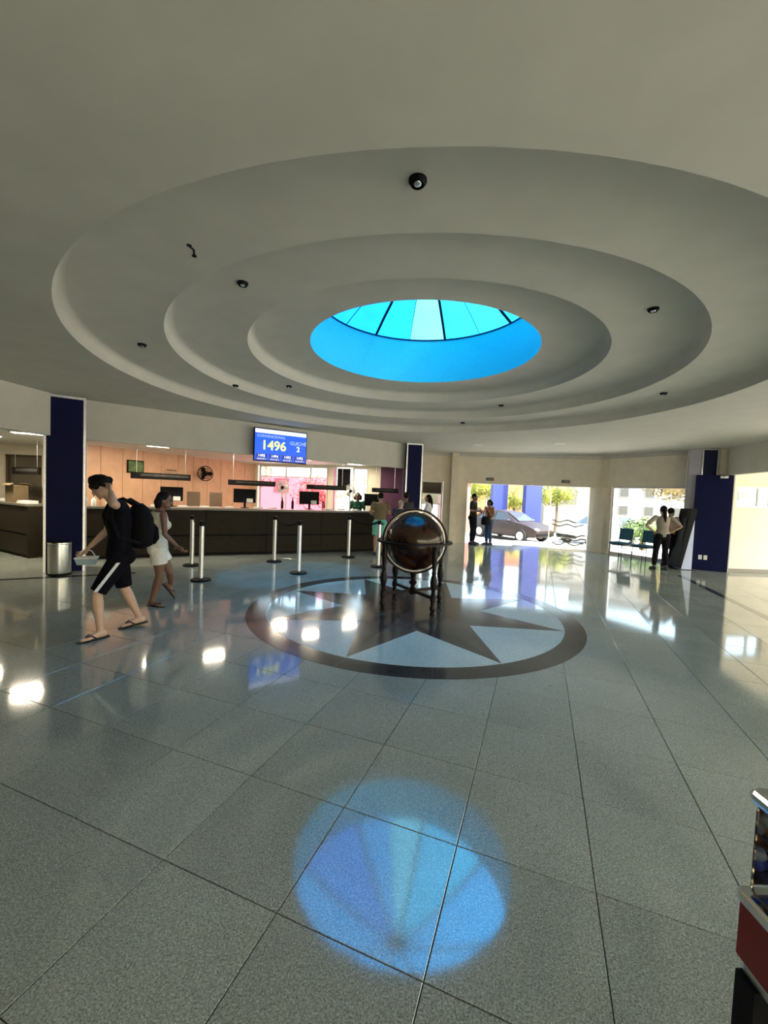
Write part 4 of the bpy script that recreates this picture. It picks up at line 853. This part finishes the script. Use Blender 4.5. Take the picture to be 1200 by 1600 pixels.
    if hair == 'curly':
        for k in range(26):
            a = k * 2.4; t = k / 25; hb.ball(hc + hu * (.108 - .085 * t) * s + hr * math.cos(a) * (.02 + .072 * t) * s + hf * (math.sin(a) * (.02 + .068 * t) + .012 - .03 * t) * s, .042 * s, n=8, m=6)
    elif hair == 'bob':
        for q in (-1, 0, 1): hb.tube([hc + hr * q * .06 * s + hu * .04 * s - hf * .05 * s, hc + hr * q * .085 * s - hf * .06 * s - hu * .03 * s, hc + hr * q * .085 * s - hf * .05 * s - hu * .11 * s], [.05 * s, .055 * s, .035 * s], 10)
    elif hair in ('long', 'tail'):
        w0 = .062 if hair == 'long' else .045
        hb.tube([hc + hu * .04 * s - hf * .06 * s, hc - hf * .10 * s - hu * .06 * s, hc - hf * .115 * s - hu * .18 * s, hc - hf * .12 * s - hu * .30 * s, hc - hf * .12 * s - hu * .40 * s], [.06 * s, w0 * s, w0 * .95 * s, w0 * .8 * s, w0 * .4 * s], 12)
        if hair == 'long':
            for q in (-1, 1): hb.tube([hc + hr * q * .065 * s + hu * .03 * s - hf * .03 * s, hc + hr * q * .075 * s - hu * .08 * s - hf * .045 * s, hc + hr * q * .07 * s - hu * .20 * s - hf * .07 * s], [.035 * s, .034 * s, .022 * s], 10)
    hm = remesh(hb, vox * .9, 2); hm.name = 'hair'; hm.materials.clear(); link('hair', hm, hairmat or m_hair, r, True)
    if top:
        tm, sleeve, lo = top; tb = MB(); torso(tb, .014 * s, lo, 6)
        for sd in 'LR':
            if sleeve: arm(tb, sd, .014 * s, sleeve)
            tb.ball(P['sh' + sd], (.064 if sleeve else .05) * s * (.9 if fem else 1))
        if fem:
            for q in (-1, 1): tb.ball(pc.lerp(shc, .68) + sl * q * .065 * s + sfw * .078 * s, .068 * s)
        m_ = remesh(tb, vox, 3); m_.name = 'top'; m_.materials.clear(); link('top', m_, tm, r, True)
    if bottom:
        bm_, kind, t1 = bottom; bb = MB(); torso(bb, .012 * s, 0, 2)
        if kind == 'skirt': bb.loft([(pc + up * .08 * s, hl, fwd, .165 * s, .12 * s), (pc - up * .05 * s, hl, fwd, .195 * s, .15 * s), (pc - up * t1 * s, hl, fwd, .205 * s, .165 * s)], 18)
        else:
            for sd in 'LR': leg(bb, sd, .016 * s, t1, .018 if kind == 'shorts' else .004); bb.ball(P['hip' + sd] - fwd * .045 * s, .096 * s)
        m_ = remesh(bb, vox, 3); m_.name = 'bottom_garment'; m_.materials.clear(); link({'skirt': 'skirt', 'shorts': 'shorts', 'trousers': 'trousers'}[kind], m_, bm_, r, True)
    for sd in 'LR':
        an, t, lat, u_ = ft[sd]; g = an - u_ * .085 * s; sb = MB()
        if shoe and shoe[1] == 'flip':
            sb.loft([(g - t * .085 * s - u_ * .004 * s, lat, u_, .030 * s, .009 * s), (g - t * .05 * s - u_ * .004 * s, lat, u_, .040 * s, .010 * s), (g + t * .06 * s - u_ * .004 * s, lat, u_, .044 * s, .010 * s), (g + t * .14 * s - u_ * .004 * s, lat, u_, .052 * s, .010 * s), (g + t * .215 * s - u_ * .004 * s, lat, u_, .036 * s, .009 * s)], 14)
            f = obj('flip_flop', sb, shoe[0], r, smooth=2)
            for q in (-1, 1): obj('strap', MB().tube([g + t * .14 * s + u_ * .038 * s, g + t * .10 * s + lat * q * .03 * s + u_ * .052 * s, g + t * .05 * s + lat * q * .045 * s + u_ * .01 * s], .008 * s, 6), shoe[0], f)
        elif shoe:
            sb.loft([(g - t * .075 * s + u_ * .03 * s, lat, u_, .030 * s, .038 * s), (g - t * .05 * s + u_ * .045 * s, lat, u_, .042 * s, .053 * s), (g + u_ * .05 * s, lat, u_, .044 * s, .058 * s), (g + t * .07 * s + u_ * .034 * s, lat, u_, .048 * s, .042 * s), (g + t * .14 * s + u_ * .024 * s, lat, u_, .052 * s, .030 * s), (g + t * .205 * s + u_ * .018 * s, lat, u_, .036 * s, .022 * s)], 14)
            obj('shoe', sb, shoe[0], r, smooth=True)
    r['_'] = 0; del r['_']
    return r, dict(P=P, pc=pc, up=up, fwd=fwd, hl=hl, sl=sl, sfw=sfw, shc=shc, hands=ft)

c_black = cloth('black_jersey', (.0035, .0035, .006)); c_short = cloth('black_shorts', (.004, .004, .007)); c_knit = cloth('white_knit', (.62, .60, .50), var=.25, scale=70); c_wshort = cloth('white_denim', (.66, .66, .60))
c_dark = cloth('dark_trousers', (.006, .006, .008)); c_jeans = cloth('blue_jeans', (.045, .07, .13)); c_tan = cloth('tan_shirt', (.34, .17, .08)); c_cream = cloth('cream_shirt', (.27, .24, .20)); c_pink = cloth('dusty_pink_shirt', (.40, .27, .24))
c_olive = cloth('olive_top', (.17, .13, .07)); c_mint = cloth('mint_shorts', (.16, .46, .36)); c_white = cloth('white_shirt', (.62, .64, .68)); c_grey = cloth('grey_shirt', (.05, .05, .06)); c_green = cloth('dark_green_shirt', (.015, .06, .04)); c_char = cloth('charcoal_shirt', (.025, .027, .02))
m_greyhair = mat('grey_hair', (.32, .26, .24), .6, var=.2, scale=60); m_rub = mat('black_rubber', (.012, .012, .012), .7)

ML = V((-2.95, 4.50, 0))
mj = {k: tuple(V(p) - ML) for k, p in dict(head=(-3.065, 4.47, 1.62), neck=(-2.955, 4.50, 1.46), shL=(-2.78, 4.37, 1.415), elL=(-2.72, 4.14, 1.455), haL=(-2.87, 4.33, 1.575), shR=(-3.02, 4.66, 1.39), elR=(-3.17, 4.73, 1.12), haR=(-3.34, 4.69, .93),
    hipL=(-2.83, 4.46, .87), knL=(-3.00, 4.32, .49), anL=(-2.985, 4.36, .092), hipR=(-2.96, 4.59, .87), knR=(-2.92, 4.66, .48), anR=(-2.835, 4.80, .115)).items()}
mj['face'] = (-.86, -.42, -.62); mj['toeL'] = (-.52, -.85, 0); mj['toeR'] = (-.72, -.69, -.10)
man, mi = human(tuple(ML), 0, mj, 'young person in black shorts and shirt striding left with a hand at the ear', m_skin1, s=1.0, hair='curly', top=(c_black, .34, 1), bottom=(c_short, 'shorts', .47), shoe=(m_rub, 'flip'), vox=.0085)
# pale stripe on the near leg of the shorts
q0, q1 = V(mj['hipL']), V(mj['knL']); out = V((.55, -.83, 0)).normalized()
stm = MB(); rs = []
for t_ in (0.12, .3, .5, .7, .88): c = q0.lerp(q1, t_) + out * (.106 + .012 * t_) - V((.76, .65, 0)) * 0.0 + V((-.7, -.5, 0)) * .045 * t_; lt = V((.8, .55, 0)).normalized(); rs.append([c - lt * .018 + out * .0, c + lt * .018, c + lt * .018 + out * .006, c - lt * .018 + out * .006])
obj('stripe', stm.rings(rs), c_white, man, label='pale diagonal stripe')
# backpack (worn, a thing of its own)
bk = thing('backpack', (-2.72, 4.62, 0.98), math.atan2(-.65, .76) , label='full black backpack worn by the striding person', cat='backpack')
bb = MB()   # local x = wearer's left/right, +y = away from back
bb.loft([((0, .03, 0), (1, 0, 0), (0, 1, 0), .12, .06), ((0, .05, .03), (1, 0, 0), (0, 1, 0), .165, .105), ((0, .06, .18), (1, 0, 0), (0, 1, 0), .175, .125), ((0, .05, .34), (1, 0, 0), (0, 1, 0), .165, .115), ((0, .03, .45), (1, 0, 0), (0, 1, 0), .12, .085), ((0, .02, .50), (1, 0, 0), (0, 1, 0), .06, .04)], 20)
obj('main_bag', bb, c_dark, bk, smooth=True)
obj('front_pocket', MB().loft([((0, .15, .04), (1, 0, 0), (0, 1, 0), .11, .04), ((0, .175, .1), (1, 0, 0), (0, 1, 0), .13, .05), ((0, .17, .22), (1, 0, 0), (0, 1, 0), .12, .045), ((0, .15, .27), (1, 0, 0), (0, 1, 0), .08, .03)], 16), c_short, bk, smooth=True)
obj('buckle', MB().box((-.09, .13, .36), (.03, .02, .04)).box((-.03, .15, .36), (.03, .02, .02)), m_alu, bk)
# local mapping: wearer's back is at local y = 0; rotate so that +y points opposite to the walking direction
wf = V((-.65, -.76, 0)); bk.rotation_euler = (0, 0, math.atan2(-wf.y, -wf.x) - PI / 2); ctr = (V((-2.78, 4.37, 0)) + V((-3.02, 4.66, 0))) / 2 * .5 + (V((-2.83, 4.46, 0)) + V((-2.96, 4.59, 0))) / 2 * .5; bl = ctr - wf * .17; bk.location = (bl.x, bl.y, .95)
for q in (-1, 1):
    obj('shoulder_strap', MB().tube([(q * .10, .02, .47), (q * .115, -.10, .545), (q * .125, -.235, .50), (q * .13, -.285, .36), (q * .14, -.22, .14), (q * .14, .0, .06)], .02, 8), c_dark, bk, smooth=True)
# held carton
h = V(mj['haR']) + ML; t = thing('food_box', (h.x - .02, h.y - .02, h.z - .20), .35, label='pale blue takeaway box held low in the striding person\'s far hand', cat='box')
m_pb = mat('pale_blue_card', (.34, .47, .52), .6, var=.06)
obj('tray', MB().rings([[(-.08, -.05, 0), (.08, -.05, 0), (.08, .05, 0), (-.08, .05, 0)], [(-.10, -.065, .07), (.10, -.065, .07), (.10, .065, .07), (-.10, .065, .07)]]), m_pb, t); obj('lid', MB().box((0, 0, .078), (.21, .14, .016)), m_white, t, bevel=.004)
obj('carry_loop', MB().tube([(-.09, 0, .08), (-.05, 0, .15), (0, 0, .175), (.05, 0, .15), (.09, 0, .08)], .006, 6), m_white, t)

# woman in white knit behind him
WL = V((-3.08, 5.62, 0))
wj = {k: tuple(V(p) - WL) for k, p in dict(head=(-2.985, 5.62, 1.50), neck=(-3.05, 5.61, 1.365), shL=(-3.19, 5.74, 1.315), elL=(-3.22, 5.86, 1.06), haL=(-3.08, 5.95, .90), shR=(-2.92, 5.47, 1.315), elR=(-2.86, 5.40, 1.05), haR=(-2.72, 5.45, .895),
    hipL=(-3.10, 5.68, .82), knL=(-2.98, 5.78, .46), anL=(-3.06, 5.98, .24), hipR=(-3.02, 5.54, .82), knR=(-3.02, 5.58, .44), anR=(-3.14, 5.62, .085)).items()}
wj['face'] = (.93, .20, -.12); wj['toeR'] = (.97, -.22, 0); wj['toeL'] = (.45, .35, -.8)
human(tuple(WL), 0, wj, 'person in a white knit sleeveless top and white shorts walking right', m_skin2, s=.97, female=True, hair='bob', top=(c_knit, 0, 1), bottom=(c_wshort, 'shorts', .26), shoe=(m_rub, 'flip'), vox=.009)

# two people at the entrance
human((3.16, 14.62, .001), -2.1, dict(elL=(-.24, .0, 1.12), haL=(-.06, .22, 1.10), elR=(.24, .0, 1.12), haR=(.06, .22, 1.13), anL=(-.17, -.02, .09), anR=(.17, .02, .09), knL=(-.13, .02, .48), knR=(.13, .03, .48)), 'person in dark clothes standing in the entrance holding something white', m_skin2, s=1.06, hair='short', top=(c_char, .4, 1), bottom=(c_dark, 'trousers', .97), shoe=(m_rub, 'shoe'))
ph = thing('paper', (3.36, 14.50, 1.22), .4, label='folded white paper held by the person in dark clothes', cat='paper'); obj('sheet', MB().box((0, 0, 0), (.14, .10, .012), mat=M.Rotation(.6, 3, 'X')), m_white, ph); obj('flap', MB().box((0, .05, .05), (.14, .006, .10), mat=M.Rotation(.3, 3, 'X')), m_white, ph)
human((3.74, 14.66, .001), 2.0, dict(elL=(-.22, -.04, 1.12), haL=(-.18, .16, .98)), 'person in a tan shirt and jeans standing in the entrance with a dark bag', m_skin2, s=.95, female=True, hair='bob', top=(c_tan, .4, 1), bottom=(c_jeans, 'trousers', .97), shoe=(m_rub, 'shoe'))
bg_ = thing('shoulder_bag', (3.58, 14.44, .72), .5, label='big dark shoulder bag on the person in the tan shirt', cat='bag')
obj('bag_body', MB().loft([((0, 0, 0), (1, 0, 0), (0, 1, 0), .17, .07), ((0, 0, .05), (1, 0, 0), (0, 1, 0), .21, .10), ((0, 0, .22), (1, 0, 0), (0, 1, 0), .20, .09), ((0, 0, .30), (1, 0, 0), (0, 1, 0), .16, .03)], 18), c_dark, bg_, smooth=True)
obj('strap', MB().tube([(-.14, 0, .28), (-.06, .05, .5), (.03, .12, .62), (.10, .08, .5), (.14, 0, .28)], .014, 8), c_dark, bg_)

# at the counter's right end
p1, i1 = human((-.10, 11.12, .001), .15, dict(elL=(-.25, .03, 1.12), haL=(-.14, .26, 1.08), elR=(.25, .03, 1.12), haR=(.12, .26, 1.10)), 'person in an olive top and mint shorts leaning at the right end of the counter', m_skin3, s=1.0, hair='short', top=(c_olive, .3, 2), bottom=(c_mint, 'shorts', .42), shoe=(m_rub, 'shoe'))
obj('printed_patch', MB().ball((.03, -.155, .86), (.05, .012, .035), n=16, m=6), c_green, p1, smooth=True, label='dark round print')
human((.46, 11.22, .001), .1, dict(head=(0, .07, 1.555)), 'grey haired person seen over the globe, in a dark shirt', m_skin1, s=.90, hair='short', hairmat=m_greyhair, top=(c_grey, .4, 1), bottom=(c_dark, 'trousers', .97), shoe=(m_rub, 'shoe'))
human((.62, 11.78, .001), .5, dict(), 'dark haired person in a dark shirt in front of the far column', m_skin2, s=1.02, hair='short', top=(c_grey, .4, 1), bottom=(c_dark, 'trousers', .97), shoe=(m_rub, 'shoe'))
human((1.42, 13.25, .001), 1.35, dict(elL=(-.22, .05, 1.12), haL=(-.15, .25, 1.05)), 'long haired person in a white shirt right of the far column', m_skin3, s=1.0, female=True, hair='long', top=(c_white, .4, 1), bottom=(c_jeans, 'trousers', .97), shoe=(m_rub, 'shoe'))
# staff behind the counter
human((-.84, 12.98, .001), PI - .1, dict(elL=(-.24, .06, 1.13), haL=(-.16, .28, 1.06), elR=(.24, .06, 1.13), haR=(.16, .28, 1.06)), 'staff person in a dark green shirt behind the right end of the counter', m_skin2, s=.98, hair='bob', female=True, top=(c_green, .4, 1), bottom=(c_dark, 'trousers', .97), shoe=(m_rub, 'shoe'))

# by the kiosk
human((7.17, 10.60, .001), -.15, dict(elL=(-.43, -.06, 1.17), haL=(-.20, .0, 1.00), elR=(.43, -.06, 1.17), haR=(.20, .0, 1.00), anL=(-.16, -.02, .09), anR=(.14, .0, .09), knL=(-.12, .02, .48), knR=(.11, .02, .48)), 'long haired person in a cream top and black trousers with hands on hips', m_skin3, s=.97, female=True, hair='tail', top=(c_cream, .4, 1), bottom=(c_dark, 'trousers', .97), shoe=(m_rub, 'shoe'))
human((7.80, 11.25, .001), -1.25, dict(elL=(-.22, .04, 1.12), haL=(-.12, .22, 1.10), elR=(.22, .04, 1.12), haR=(.14, .20, 1.12)), 'person in a dusty pink shirt using the kiosk beside the woman with hands on hips', m_skin3, s=.94, hair='short', top=(c_pink, .45, 1), bottom=(c_dark, 'trousers', .97), shoe=(m_rub, 'shoe'))
